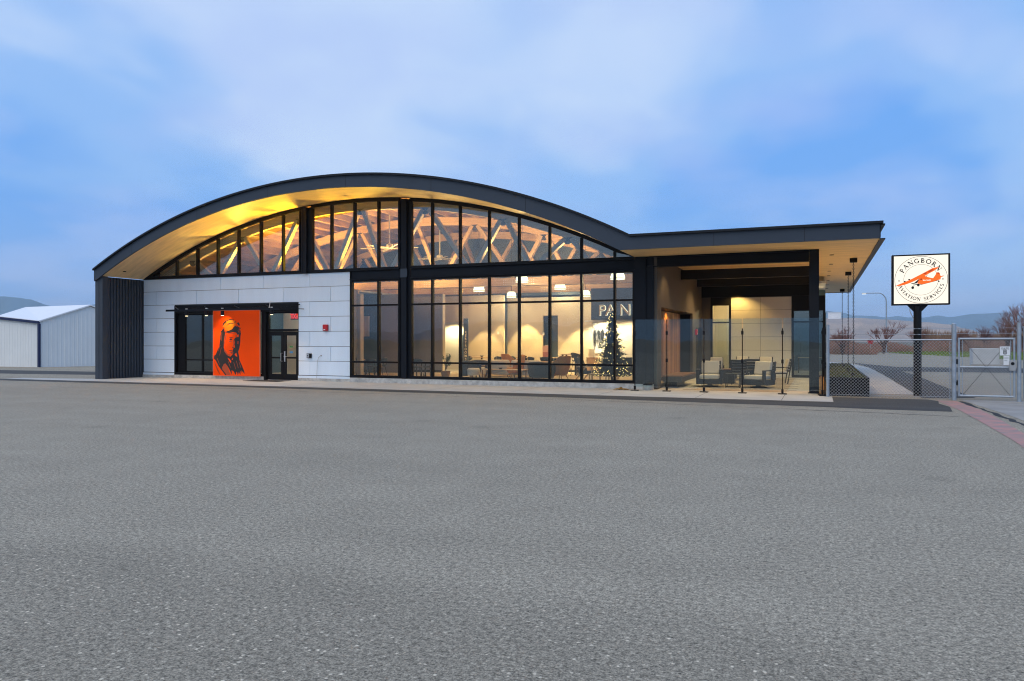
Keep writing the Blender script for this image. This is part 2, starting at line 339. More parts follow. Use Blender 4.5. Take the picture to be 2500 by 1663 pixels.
M['greige'] = mat('brown_grey_siding', (0.085, 0.070, 0.056), 0.6, var=0.22, scale=1.6, stretch=(3, 3, 0.05))
M['wpanel'] = mat('warm_white_panel', (0.62, 0.60, 0.56), 0.5, var=0.03, scale=1); island_tone(M['wpanel'], 0.05)
M['char'] = mat('charcoal_metal', (0.024, 0.025, 0.027), 0.5, spec=0.3)
M['cushion'] = mat('cream_fabric', (0.62, 0.56, 0.47), 0.9, bump=0.12, bscale=260)
M['cream'] = mat('cream_boucle', (0.66, 0.58, 0.45), 0.95, var=0.08, scale=30, bump=0.35, bscale=120)
M['greyfab'] = mat('grey_fabric', (0.055, 0.065, 0.07), 0.95, var=0.15, scale=30, bump=0.3, bscale=150)
M['tan'] = mat('tan_leather', (0.46, 0.185, 0.045), 0.42, var=0.12, scale=5)
M['darkshell'] = mat('dark_shell', (0.022, 0.028, 0.032), 0.5, spec=0.3)
M['orange'] = mat('poster_orange', (0.95, 0.075, 0.002), 0.7, var=0.03, scale=1, spec=0.1)
M['ink'] = mat('poster_ink', (0.016, 0.014, 0.014), 0.65)
M['ochre'] = mat('poster_ochre', (0.78, 0.20, 0.015), 0.7, spec=0.1)
M['ink_mid'] = mat('poster_brown', (0.42, 0.062, 0.012), 0.6)
M['red'] = mat('red_plastic', (0.50, 0.008, 0.014), 0.35)
M['alu'] = mat('brushed_aluminium', (0.62, 0.62, 0.62), 0.3, metal=0.9)
M['galv'] = mat('galvanised_steel', (0.40, 0.45, 0.50), 0.42, metal=0.55, var=0.15, scale=6)
M['wire'] = mat('galvanised_wire', (0.40, 0.43, 0.46), 0.4, metal=0.5)
M['plastic_grey'] = mat('grey_plastic', (0.35, 0.36, 0.37), 0.5)
M['black'] = mat('black_paint', (0.009, 0.009, 0.010), 0.45, spec=0.2)
M['ltr'] = mat('black_vinyl', (0.012, 0.011, 0.010), 0.6)
M['plane'] = mat('plane_orange', (0.80, 0.10, 0.005), 0.5, em=(0.95, 0.14, 0.005), es=0.75)
M['plane_dark'] = mat('plane_dark_orange', (0.45, 0.05, 0.005), 0.5, em=(0.55, 0.06, 0.004), es=0.45)
M['signface'] = glow('sign_face', (1.0, 0.93, 0.80), 1.12)
M['white_metal'] = mat('white_ribbed_metal', (0.78, 0.80, 0.79), 0.45, var=0.03, scale=1)
M['white_roof'] = mat('white_roof_metal', (0.88, 0.88, 0.88), 0.35)
M['navy'] = mat('navy_trim', (0.008, 0.016, 0.075), 0.4)
M['bark'] = mat('tree_bark', (0.085, 0.05, 0.042), 0.9, var=0.25, scale=8)
M['twig'] = mat('red_twigs', (0.24, 0.115, 0.095), 0.9, var=0.3, scale=3)
M['scrub'] = mat('dry_scrub', (0.46, 0.22, 0.16), 0.95, var=0.5, scale=0.9, detail=9, col2=(0.20, 0.14, 0.09))
M['grass'] = mat('green_grass', (0.15, 0.25, 0.03), 0.9, var=0.3, scale=0.4, col2=(0.22, 0.24, 0.05))
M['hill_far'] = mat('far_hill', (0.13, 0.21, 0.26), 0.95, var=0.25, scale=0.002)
M['hill_near'] = mat('pale_hill', (0.52, 0.37, 0.26), 0.95, var=0.22, scale=0.006, detail=9, col2=(0.24, 0.20, 0.18), stretch=(1, 0.4, 9))
M['leaf'] = mat('house_plant_leaf', (0.09, 0.17, 0.03), 0.5, var=0.4, scale=8)
M['fir'] = mat('fir_needles', (0.007, 0.020, 0.017), 0.85, var=0.4, scale=6)
M['planterplant'] = mat('planter_greens', (0.07, 0.13, 0.022), 0.8, var=0.5, scale=3, col2=(0.10, 0.08, 0.025))
M['barkchip'] = mat('bark_chips', (0.40, 0.24, 0.10), 0.9, var=0.5, scale=14, bump=0.8, bscale=22)
M['dirt'] = mat('dark_soil', (0.03, 0.024, 0.016), 0.95, var=0.3, scale=6)
M['rock'] = mat('rock', (0.42, 0.40, 0.37), 0.9, var=0.2, scale=3, bump=0.6, bscale=5)
M['fairy'] = glow('fairy_light', (1.0, 0.66, 0.20), 4.0)
M['lamp'] = glow('lamp_shade_glow', (1.0, 0.83, 0.52), 2.6)
M['can_glow'] = glow('spot_lens', (1.0, 0.82, 0.5), 6.0)
M['exit'] = glow('exit_red', (1.0, 0.05, 0.03), 1.5)
M['halo'] = glow('halo_light', (1.0, 0.82, 0.5), 1.9)
M['gold'] = mat('letter_face', (0.62, 0.45, 0.24), 0.4)
M['cream_letter'] = mat('cream_letters', (0.80, 0.66, 0.42), 0.5)
M['rug'] = mat('outdoor_rug_pale', (0.42, 0.35, 0.26), 0.95, var=0.1, scale=8)
M['rug_dark'] = mat('outdoor_rug_dark', (0.05, 0.042, 0.036), 0.95)
M['mat'] = mat('door_mat', (0.018, 0.017, 0.016), 0.95)
M['leaves'] = mat('dry_leaves', (0.45, 0.25, 0.05), 0.9, var=0.3, scale=12)
M['signwhite'] = mat('sign_white', (0.78, 0.80, 0.82), 0.5)
M['green'] = mat('sticker_green', (0.05, 0.22, 0.08), 0.5)
M['blue'] = mat('sticker_blue', (0.06, 0.25, 0.55), 0.5)
M['paleblock'] = mat('block_concrete', (0.52, 0.53, 0.53), 0.9, var=0.12, scale=3)

# ------------------------------------------------------------------ lamps
def point(name, loc, e, col=(1, 0.70, 0.38), r=0.08):
    l = bpy.data.lights.new(name, 'POINT'); l.energy = e; l.color = col; l.shadow_soft_size = r
    o = bpy.data.objects.new(name, l); o.location = loc; COL.objects.link(o); return o
def spot(name, loc, target, e, col=(1, 0.70, 0.38), size=70, blend=0.6, r=0.05):
    l = bpy.data.lights.new(name, 'SPOT'); l.energy = e; l.color = col; l.shadow_soft_size = r; l.spot_size = math.radians(size); l.spot_blend = blend
    o = bpy.data.objects.new(name, l); o.location = loc; o.rotation_euler = (Vector(loc) - Vector(target)).to_track_quat('Z', 'Y').to_euler(); COL.objects.link(o); return o

def sheet(name, pts, z, m, th=0.0, label=None, kind='structure', cat=None):
    mb = MB(); n = len(pts); mb.add([(p[0], p[1], z) for p in pts], [tuple(range(n))])
    o = mb.build(name, m); return tag(o, label, cat, None, kind)

# ================================================================== GROUND
sheet('ground', [(-6900, -6900), (6900, -6900), (6900, 6900), (-6900, 6900)], -0.02, M['earth'], label='dry earth plain reaching to the hills')
sheet('apron', [(-160, -70), (60, -70), (60, 24.0), (46, 80), (24, 84), (16.25, 76.6), (13.5, 91.5), (8.8, 115), (4, 112), (-30, 95), (-70, 110), (-160, 120)], 0.0, M['asphalt'], label='weathered grey asphalt apron with pale aggregate')
sheet('sidewalk', [(-33.5, 22.75), (0.36, 22.72), (0.36, 25.2), (-0.05, 25.2), (-0.05, 38.2), (-5.3, 38.2), (-5.3, 26.4), (-29.6, 26.4), (-29.6, 24.2), (-33.5, 23.6)], 0.008, M['concrete'], label='pale concrete walk along the foot of the glass front')
mb = MB()
for x in (-27.4, -24.4, -21.4, -18.4, -15.4, -12.4, -9.4, -6.4, -3.4, -1.0): mb.add([(x, 22.76, 0.0105), (x + 0.022, 22.76, 0.0105), (x + 0.022, 26.0, 0.0105), (x, 26.0, 0.0105)], [(0, 1, 2, 3)])
tag(mb.build('sidewalk_joints', M['joint']), 'saw cut joints across the concrete walk', kind='structure')
sheet('road_patch', [(-60, 21.3), (-34, 21.85), (-20, 21.95), (-8, 21.6), (0.2, 20.95), (1.3, 20.75), (2.95, 20.72), (3.1, 22.2), (2.98, 23.2), (3.1, 24.2), (2.9, 24.7), (0.37, 24.7), (0.37, 22.71), (-33.6, 22.74), (-36, 22.9), (-60, 23.2)], 0.004, M['asphalt_dark'], label='dark fresh asphalt strip beside the walk')
sheet('road_far', [(-70, 25.6), (-38, 26.4), (-29.7, 27.6), (-29.7, 30.2), (-40, 29.6), (-70, 27.8)], 0.004, M['asphalt_dark'], label='dark asphalt band in front of the white hangar')
sheet('pavement_slab', [(3.75, 24.9), (4.0, 20.2), (4.05, 15.5), (12, 13.0), (14, 25.2)], 0.005, M['slab'], label='pale concrete slab in front of the gate')
sheet('painted_line', [(3.08, 24.4), (3.55, 24.4), (3.66, 21.5), (3.60, 19.0), (3.46, 16.3), (3.3, 12.5), (2.9, 12.5), (3.05, 15.0), (3.12, 18.0), (3.17, 21.0)], 0.006, M['red_paint'], label='faded red painted line on the apron')
def ribbon(pts, w0, z):
    vs = []; fs = []
    for i, (x, y) in enumerate(pts):
        w = w0 * random.uniform(0.5, 1.4)
        a = Vector(pts[min(i + 1, len(pts) - 1)]) - Vector(pts[max(0, i - 1)]); n = Vector((-a.y, a.x)).normalized() * w
        vs += [(x + n.x, y + n.y, z), (x - n.x, y - n.y, z)]
        if i: fs.append((2 * i - 2, 2 * i - 1, 2 * i + 1, 2 * i))
    return vs, fs
mb = MB()
def crack(x0, y0, x1, y1, n, amp, w):
    pts = []; dy = 0
    for i in range(n + 1):
        t = i / n; dy = dy * 0.8 + random.uniform(-amp, amp); pts.append((x0 + (x1 - x0) * t + random.uniform(-amp, amp), y0 + (y1 - y0) * t + dy))
    mb.add(*ribbon(pts, w, 0.0035))
crack(-7.0, 21.0, 3.0, 19.4, 40, 0.05, 0.022); crack(3.7, 24.3, 3.95, 12.5, 30, 0.05, 0.055); crack(-22, 21.2, -7, 20.6, 50, 0.08, 0.016)
crack(-19, 21.7, -22, 20.4, 16, 0.08, 0.014); crack(3.1, 19.6, 12, 18.3, 30, 0.05, 0.016)
tag(mb.build('apron_cracks', M['crack']), 'thin dark cracks in the apron', kind='structure')
# lot beyond the fence
sheet('walk', [(1.42, 26.7), (2.80, 26.7), (2.92, 40), (2.9, 52), (2.2, 60), (0.6, 66), (-3, 68), (-3, 62), (0.4, 50.2), (1.42, 50.2)], 0.007, M['concrete'], label='concrete walk beside the dark planter')
sheet('lot_road', [(2.81, 25.2), (4.3, 26.0), (4.25, 33), (4.4, 42), (4.2, 46.7), (40, 46.7), (40, 54.5), (4.6, 54.5), (3.2, 60), (2.3, 64), (2.95, 52), (2.95, 40)], 0.004, M['asphalt_dark'], label='dark asphalt band across the lot')
g = []
for p in ((2170, 861.5), (2240, 866), (2338, 871), (2500, 880), (2900, 895)): q = G(*p); g.append((q.x, q.y))
for p in ((3300, 858), (2900, 857), (2500, 856.5), (2400, 856.5), (2250, 858.5)): q = G(*p); g.append((q.x, q.y))
sheet('lawn', g, 0.012, M['grass'], label='strip of green grass beside the lot')
mb = MB()                                                  # grass blades standing on the verge
def inside(x, y, poly):
    c = False; j = len(poly) - 1
    for i in range(len(poly)):
        if (poly[i][1] > y) != (poly[j][1] > y) and x < (poly[j][0] - poly[i][0]) * (y - poly[i][1]) / (poly[j][1] - poly[i][1]) + poly[i][0]: c = not c
        j = i
    return c
for i in range(9000):
    x, y = random.uniform(8, 36), random.uniform(70, 146)
    if not inside(x, y, g): continue
    a = random.uniform(0, 6.28); w = random.uniform(0.1, 0.25); h = random.uniform(0.06, 0.2); dx, dy = math.cos(a) * w, math.sin(a) * w
    mb.add([(x - dx, y - dy, 0), (x + dx, y + dy, 0), (x + dx * 0.3 + random.uniform(-.05, .05), y, h)], [(0, 1, 2)])
tag(mb.build('grass', M['grass']), 'short green grass on the verge', 'grass', None, 'stuff')

# ================================================================== HILLS
def hills(name, prof, D, m, label, depth=0.5, jag=0.0, seed=1):
    rnd = random.Random(seed); mb = MB(); rows = 7; cols = len(prof)
    for i, (px, py) in enumerate(prof):
        d = ray(px, CY); d.z = 0; k = D / math.hypot(d.x, d.y); d = d / math.hypot(d.x, d.y)
        t = D / (math.cos(math.atan2((px - CX), F))) if False else D
        # height seen at this pixel row: camera-forward distance of the ridge point
        fw = D * (-math.sin(ANG) * d.x + math.cos(ANG) * d.y)
        h = HC + fw * (CY - py) / F
        for r in range(rows):
            f = r / (rows - 1)                              # 0 front toe, .6 ridge, 1 back
            if f <= 0.67: rr = D * (1 - depth * (1 - f / 0.67)); z = h * (f / 0.67) ** 1.3
            else: rr = D * (1 + 0.25 * (f - 0.67) / 0.33); z = h * (1 - (f - 0.67) / 0.33 * 0.6)
            if 0 < r and abs(f - 0.67) > 0.1: z *= 1 + rnd.uniform(-jag, jag)
            mb.v.append(Vector((d.x * rr, d.y * rr, z - 1.0 if r == 0 else z)))
    for i in range(cols - 1):
        for r in range(rows - 1):
            a = i * rows + r; mb.f.append((a, a + rows, a + rows + 1, a + 1))
    return tag(mb.build(name, m, smooth=True), label, None, None, 'structure')
def interp(pr, step=12):
    out = []
    for (x0, y0), (x1, y1) in zip(pr[:-1], pr[1:]):
        n = max(1, int(abs(x1 - x0) / step))
        for k in range(n):
            t = k / n; out.append((x0 + (x1 - x0) * t, y0 + (y1 - y0) * (3 * t * t - 2 * t ** 3) + random.uniform(-.25, .25)))
    return out + [pr[-1]]
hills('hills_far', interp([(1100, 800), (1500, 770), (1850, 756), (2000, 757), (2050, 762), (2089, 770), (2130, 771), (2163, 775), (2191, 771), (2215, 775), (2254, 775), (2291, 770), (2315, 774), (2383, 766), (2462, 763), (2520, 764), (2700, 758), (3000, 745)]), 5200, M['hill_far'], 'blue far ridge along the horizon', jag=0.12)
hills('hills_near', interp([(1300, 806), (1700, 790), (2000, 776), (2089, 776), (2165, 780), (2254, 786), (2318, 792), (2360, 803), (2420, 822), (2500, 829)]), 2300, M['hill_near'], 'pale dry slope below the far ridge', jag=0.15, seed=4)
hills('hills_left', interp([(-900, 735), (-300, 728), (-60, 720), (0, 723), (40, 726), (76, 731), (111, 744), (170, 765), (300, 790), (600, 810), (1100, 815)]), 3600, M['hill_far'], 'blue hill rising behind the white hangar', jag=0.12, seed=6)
# the ridge on the other side of the valley, behind the camera (it shows in the glass)
mb = MB(); n = 120
for i in range(n + 1):
    a = math.radians(95) + math.radians(330 - 95 + 10) * i / n
    h = 120 + 60 * math.sin(i * 0.31) + 35 * math.sin(i * 0.83 + 1) + random.uniform(-8, 8)
    dx, dy = math.sin(a), math.cos(a)
    for rr, zz in ((2600, -1), (3300, h * 0.35), (4200, h), (5400, h * 0.3)): mb.v.append(Vector((dx * rr, dy * rr, zz)))
for i in range(n):
    for r in range(3): a = i * 4 + r; mb.f.append((a, a + 4, a + 5, a + 1))
tag(mb.build('hills_behind', M['hill_far'], smooth=True), 'ridge across the valley behind the apron', None, None, 'structure')

# ================================================================== TERMINAL BUILDING
YF = 26.25
TB = thing('terminal_building', 'long low terminal with arched dark roof, lit glass front and pale panel wall', 'building', (-14, YF, 0))
XC, ZC, RB = -17.40, -17.0, 24.45
def zb(x):
    if x > -5.962: return 4.615
    return max(4.3, ZC + math.sqrt(RB * RB - (x - XC) ** 2))
def zt(x):
    if x > -5.62: return 5.10
    return -17.35 + math.sqrt(25.30 ** 2 - (x + 17.28) ** 2)
def lin(a, b, n): return [a + (b - a) * i / n for i in range(n + 1)]
xs_all = lin(-29.45, -5.962, 72) + lin(-5.9, 1.60, 10)
xs_all = sorted(set(xs_all + [-5.62]))
B = lambda: MB()
# roof
roof = MB().strip(xs_all[0:-1] + [1.69], lambda x: zt(x) - 0.07, zt, 23.86, 38.6).build('roof', M['cap'], TB)
MB().strip(lin(-5.62, 1.69, 4), lambda x: 5.03, lambda x: 5.10, 38.6, 50.0).build('canopy_cover', M['cap'], roof)
f = MB().strip(xs_all, lambda x: zb(x), lambda x: zt(x) - 0.072, 23.95, 24.02)
for x in lin(-28.5, 1.3, 12):
    for k in (0.12, 0.5, 0.88): z = zb(x) + (zt(x) - 0.07 - zb(x)) * k; f.cyl((x, 23.942, z), (x, 23.949, z), 0.016, 6)      # rivets
f.build('fascia', M['fascia'], roof)
e = MB(); e.box(1.603, 24.022, 4.64, 1.63, 50, 5.028); e.box(1.60, 23.95, 4.585, 1.745, 50, 4.613); e.box(1.632, 23.95, 4.99, 1.74, 50, 5.028); e.box(-5.3, 50.01, 4.585, 1.745, 50.05, 5.1)
e.build('canopy_edge', M['cap'], roof)
for x in (-27.2, -23.6, -20.0, -16.4, -12.8, -9.2, -3.0, -0.4): MB().box(x - 0.007, 23.9475, zb(x) + 0.005, x + 0.007, 23.951, zt(x) - 0.075).build('fascia_joint', M['cap'], roof)
sf = MB(); sf.strip(sorted(lin(-29.02, -5.962, 72) + lin(-5.9, 1.6, 8)), lambda x: zb(x) + 0.001, lambda x: zb(x) + 0.04, 24.022, 26.17)
sf.strip(lin(-5.28, 1.6, 4), lambda x: 4.616, lambda x: 4.655, 26.172, 49.99)
sf.build('soffit', M['soffit'], roof)
for x, y in ((0.4, 28.0), (0.42, 31.4), (0.4, 34.5), (0.4, 37.0), (0.4, 40), (0.4, 43), (0.4, 46)): MB().cyl((x, y, 4.60), (x, y, 4.6155), 0.075, 12).build('recessed_downlight', M['frame'], roof)
MB().cyl((-28.55, 24.75, zb(-28.55) - 0.02), (-28.55, 24.75, zb(-28.55) + 0.01), 0.07, 10).build('recessed_downlight', M['frame'], roof)
MB().strip(lin(-28.9, -6.0, 60), lambda x: zb(x) + 0.26, lambda x: zb(x) + 0.30, 26.33, 38.5).build('roof_deck', M['deck'], TB)
MB().strip(lin(-29.0, -5.5, 60), lambda x: zb(x) + 0.0, lambda x: zb(x) + 0.3, 26.20, 26.32).build('head_blocking', M['frame'], TB)
# purlins
x = -28.4
while x < -6.3:
    z = zb(x); sl_ = -(x - XC) / math.sqrt(RB ** 2 - (x - XC) ** 2); a = math.atan(sl_)
    R_ = Matrix.Rotation(-a, 3, 'Y'); c = Vector((x, 32.4, z + 0.13))
    MB().obox(c, (0.06, 12.0, 0.24), R_).build('purlin', M['deck'], TB)
    x += 0.61 * math.cos(a) * 1.25
# left wing wall
w = MB(); w.box(-29.49, 24.05, 0.0, -29.05, 24.32, 4.55)
y = 24.32
w.box(-29.49, 24.32, 0.0, -29.12, 38.5, 4.50)
while y < 26.2: w.box(-29.12, y + 0.03, 0.02, -29.07, y + 0.105, 4.49); y += 0.155
w.box(-29.30, 24.035, 0.02, -29.26, 24.05, 4.5)
w.build('wing_wall', M['rib'], TB)
# panel wall
MB().strip(lin(-29.08, -28.44, 6), lambda x: 4.512, lambda x: zb(x) + 0.03, YF - 0.05, YF + 0.1).build('corner_infill', M['frame'], TB)
MB().box(-6.2, YF + 0.09, 4.58, -5.21, YF + 0.3, 5.0).build('corner_infill', M['frame'], TB)
MB().box(-5.56, YF - 0.02, 4.3, -5.31, YF + 0.085, 4.612).build('corner_infill', M['steel'], TB)
pw = MB(); gap = 0.008
rows = [(3.94, 4.51, [-26.92, -24.53, -22.14, -19.74]), (3.32, 3.94, [-28.26, -25.90, -23.51, -21.11, -18.70]),
        (2.70, 3.32, [-26.92, -24.53, -22.14, -19.74]), (2.08, 2.70, [-28.26, -25.90, -23.51, -21.11, -18.70]), (1.45, 2.08, [-26.92, -24.53, -22.14, -19.74]),
        (0.84, 1.45, [-28.26, -25.90, -23.51, -21.11, -18.70]), (0.245, 0.84, [-26.92, -24.53, -22.14, -19.74])]
for z0, z1, sx in rows:
    ed = [-29.07] + sx + [-17.72]
    for a, b in zip(ed[:-1], ed[1:]):
        segs = [(a, b)]
        if z0 < 3.2: segs = [(s0, s1) for s0, s1 in ((a, min(b, -27.19)), (max(a, -20.32), b)) if s1 - s0 > 0.02]
        for s0, s1 in segs: pw.box(s0 + gap, YF, z0 + gap, s1 - gap, YF + 0.03, min(z1 - gap, 3.275 if (z0 == 2.70 and False) else z1 - gap))
for a, b in ((-29.07, -27.19), (-20.32, -17.66)): pw.box(a, YF - 0.035, 0.125, b, YF + 0.03, 0.225)
pw.build('panel_wall', M['panel'], TB, bevel=0.003, seg=1)
wb = MB(); wb.box(-29.1, YF + 0.032, 0.1, -27.2, YF + 0.16, 4.51); wb.box(-27.2, YF + 0.032, 3.28, -20.31, YF + 0.16, 4.51); wb.box(-20.31, YF + 0.032, 0.1, -17.7, YF + 0.16, 4.51)
wb.build('wall_backing', M['panel_back'], TB)
# plinth
pl = MB(); pl.box(-29.07, YF - 0.06, 0.0, -27.2, YF + 0.2, 0.124); pl.box(-27.2, YF - 0.045, 0.0, -22.12, YF + 0.2, 0.15); pl.box(-20.30, YF - 0.06, 0, -17.66, YF + 0.2, 0.124); pl.box(-17.66, YF - 0.16, 0.0, -5.3, YF + 0.2, 0.19)
pl.build('concrete_plinth', M['curb_concrete'], TB)
# structural steel
def icol(x0, x1, z0, z1, inner):
    c = MB(); xm = (x0 + x1) / 2
    c.box(x0, YF - 0.02, z0, x1, YF + 0.12, z1); c.box(xm - inner / 2, YF - 0.14, z0, xm + inner / 2, YF - 0.022, z1)
    c.box(xm - inner / 2 - 0.07, YF - 0.16, z0, xm - inner / 2, YF - 0.022, z1) if inner < 0.2 else None
    return c
c = icol(-20.17, -19.64, 4.50, zb(-19.9) - 0.06, 0.17); c.build('column', M['steel'], TB)
c = icol(-15.39, -14.93, 0.19, zb(-15.1) - 0.06, 0.22); c.build('column', M['steel'], TB)
c = MB(); c.box(-5.97, YF - 0.12, 0.0, -5.57, YF - 0.10, 4.60); c.box(-5.79, YF - 0.10, 0, -5.75, YF + 0.2, 4.6); c.box(-5.97, YF + 0.2, 0, -5.57, YF + 0.22, 4.6); c.box(-5.555, YF - 0.09, 0, -5.30, YF + 0.05, 4.28); c.build('column', M['steel'], TB)
def ibeam(x0, x1, z0, z1, y0, y1, n='beam'):
    b = MB(); b.box(x0, y0, z0, x1, y1, z0 + 0.03); b.box(x0, y0, z1 - 0.03, x1, y1, z1); ym = (y0 + y1) / 2; b.box(x0, ym - 0.01, z0 + 0.03, x1, ym + 0.01, z1 - 0.03)
    return b.build(n, M['steel'], TB)
ibeam(-17.70, -15.40, 4.16, 4.56, YF - 0.12, YF + 0.14); ibeam(-14.92, -5.98, 4.16, 4.56, YF - 0.12, YF + 0.14)
MB().box(-15.31, YF - 0.155, 4.19, -15.01, YF - 0.143, 4.53).build('splice_cover', M['fascia'], TB)
# ---- clerestory windows
def clere(x0, x1, muls):
    fr = MB(); fr.box(x0, YF - 0.06, 4.515, x1, YF + 0.08, 4.64)
    fr.strip(lin(x0, x1, 14), lambda x: max(4.64, zb(x) - 0.14), lambda x: max(4.645, zb(x) - 0.002), YF - 0.055, YF + 0.075)
    for m_ in muls: fr.box(m_ - 0.0375, YF - 0.07, 4.641, m_ + 0.0375, YF + 0.08, max(4.66, zb(m_) - 0.142))
    o = fr.build('clerestory_window', M['frame'], TB)
    pn = MB()
    ed = [x0] + muls + [x1]
    pn.strip(lin(x0 + 0.01, x1 - 0.01, 16), lambda x: 4.60, lambda x: max(4.61, zb(x) - 0.1), YF + 0.004, YF + 0.022)
    pn.build('pane', M['glass'], o)
clere(-28.45, -20.172, [-28.17, -27.02, -25.81, -24.64, -23.48, -22.27, -21.10, -20.215])
clere(-19.638, -15.392, [-19.60, -18.64, -17.52, -16.39, -15.43])
clere(-14.928, -5.98, [-14.89, -13.96, -12.76, -11.54, -10.33, -9.13, -7.92, -6.70])
# ---- glass front
def front(x0, x1, muls):
    fr = MB(); fr.box(x0, YF - 0.05, 0.19, x1, YF + 0.09, 0.30); fr.box(x0, YF - 0.05, 4.08, x1, YF + 0.09, 4.158)
    ed = [x0 + 0.0375] + muls + [x1 - 0.0375]
    for m_ in ed: fr.box(m_ - 0.0375, YF - 0.07, 0.301, m_ + 0.0375, YF + 0.09, 4.079)
    for a, b in zip(ed[:-1], ed[1:]):
        for z in (0.83, 3.12): fr.box(a + 0.038, YF - 0.055, z - 0.035, b - 0.038, YF + 0.085, z + 0.035)
    o = fr.build('window', M['frame'], TB)
    MB().box(x0 + 0.02, YF + 0.004, 0.25, x1 - 0.02, YF + 0.022, 4.12).build('pane', M['glass'], o)
front(-17.70, -15.392, [-16.39]); front(-14.928, -5.975, [-13.96, -12.76, -11.54, -10.33, -9.13, -7.92, -6.70])
MB().box(-17.715, YF - 0.08, 0.19, -17.655 - 0.045, YF + 0.1, 4.51).build('corner_trim', M['frame'], TB)
# ---- recessed opening with window and door
YO = YF + 0.12
op = MB(); op.box(-27.19, YF - 0.01, 2.93, -20.32, YO + 0.1, 3.279); op.box(-27.19, YF - 0.01, 0.15, -27.10, YO + 0.1, 2.929); op.box(-27.10, YO - 0.02, 0.15, -26.72, YO + 0.09, 2.929)
op.box(-22.23, YF - 0.03, 0.0, -22.02, YO + 0.1, 2.929); op.box(-27.10, YF - 0.03, 0.152, -22.23, YF + 0.2, 0.26)
op.build('opening_frame', M['frame'], TB)
wn = MB()
wn.box(-26.72, YO - 0.02, 0.262, -26.64, YO + 0.06, 2.92); wn.box(-25.69, YO - 0.02, 0.262, -25.62, YO + 0.06, 2.92); wn.box(-24.72, YO - 0.02, 0.262, -24.6, YO + 0.06, 2.92)
for a, b in ((-26.64, -25.69), (-25.62, -24.72)): wn.box(a, YO - 0.015, 0.80, b, YO + 0.05, 0.86); wn.box(a, YO - 0.015, 2.84, b, YO + 0.05, 2.92); wn.box(a, YO - 0.015, 0.262, b, YO + 0.05, 0.32)
wo = wn.build('window', M['frame'], TB); MB().box(-26.7, YO + 0.02, 0.27, -24.62, YO + 0.036, 2.9).build('pane', M['glass'], wo)
df = MB(); df.box(-22.02, YO - 0.03, 0.0, -21.95, YO + 0.08, 2.929); df.box(-20.39, YO - 0.03, 0.0, -20.322, YO + 0.08, 2.929); df.box(-21.95, YO - 0.03, 2.10, -20.39, YO + 0.08, 2.19); df.box(-21.95, YO - 0.03, 2.86, -20.39, YO + 0.08, 2.929)
dfo = df.build('transom_window', M['frame'], TB); MB().box(-21.94, YO + 0.02, 2.15, -20.40, YO + 0.036, 2.9).build('pane', M['glass'], dfo)
for x0, x1, side in ((-21.945, -21.175, 1), (-21.165, -20.395, -1)):
    d = MB(); d.box(x0, YO - 0.02, 0.02, x0 + 0.125, YO + 0.04, 2.09); d.box(x1 - 0.125, YO - 0.02, 0.02, x1, YO + 0.04, 2.09)
    d.box(x0 + 0.125, YO - 0.02, 0.02, x1 - 0.125, YO + 0.04, 0.27); d.box(x0 + 0.125, YO - 0.02, 1.91, x1 - 0.125, YO + 0.04, 2.09); d.box(x0 + 0.125, YO - 0.025, 0.93, x1 - 0.125, YO + 0.045, 1.0)
    do = d.build('door', M['frame'], TB)
    MB().box(x0 + 0.12, YO, 0.26, x1 - 0.12, YO + 0.014, 1.92).build('pane', M['glass'], do)
    h = MB(); hx = x1 - 0.06 if side > 0 else x0 + 0.06
    if side > 0:
        h.tube([(hx, YO - 0.02, 1.16), (hx - 0.02, YO - 0.09, 1.16), (hx - 0.02, YO - 0.09, 0.82), (hx, YO - 0.02, 0.82)], 0.014, 8)
    else:
        h.box(hx - 0.03, YO - 0.035, 0.8, hx + 0.03, YO - 0.021, 1.24); h.tube([(hx, YO - 0.03, 1.02), (hx, YO - 0.08, 1.02), (hx + 0.13, YO - 0.08, 1.02)], 0.014, 8)
    h.build('handle', M['alu'], do, smooth=True)
    if side < 0:
        MB().box(-20.86, YO - 0.004, 1.40, -20.70, YO - 0.001, 1.47).build('sticker', M['green'], do)
        MB().box(-20.86, YO - 0.004, 1.16, -20.70, YO - 0.001, 1.24).build('sticker', M['blue'], do)
MB().box(-21.95, YO - 0.09, 0.0, -20.39, YO + 0.04, 0.018).build('door_sill', M['alu'], TB)
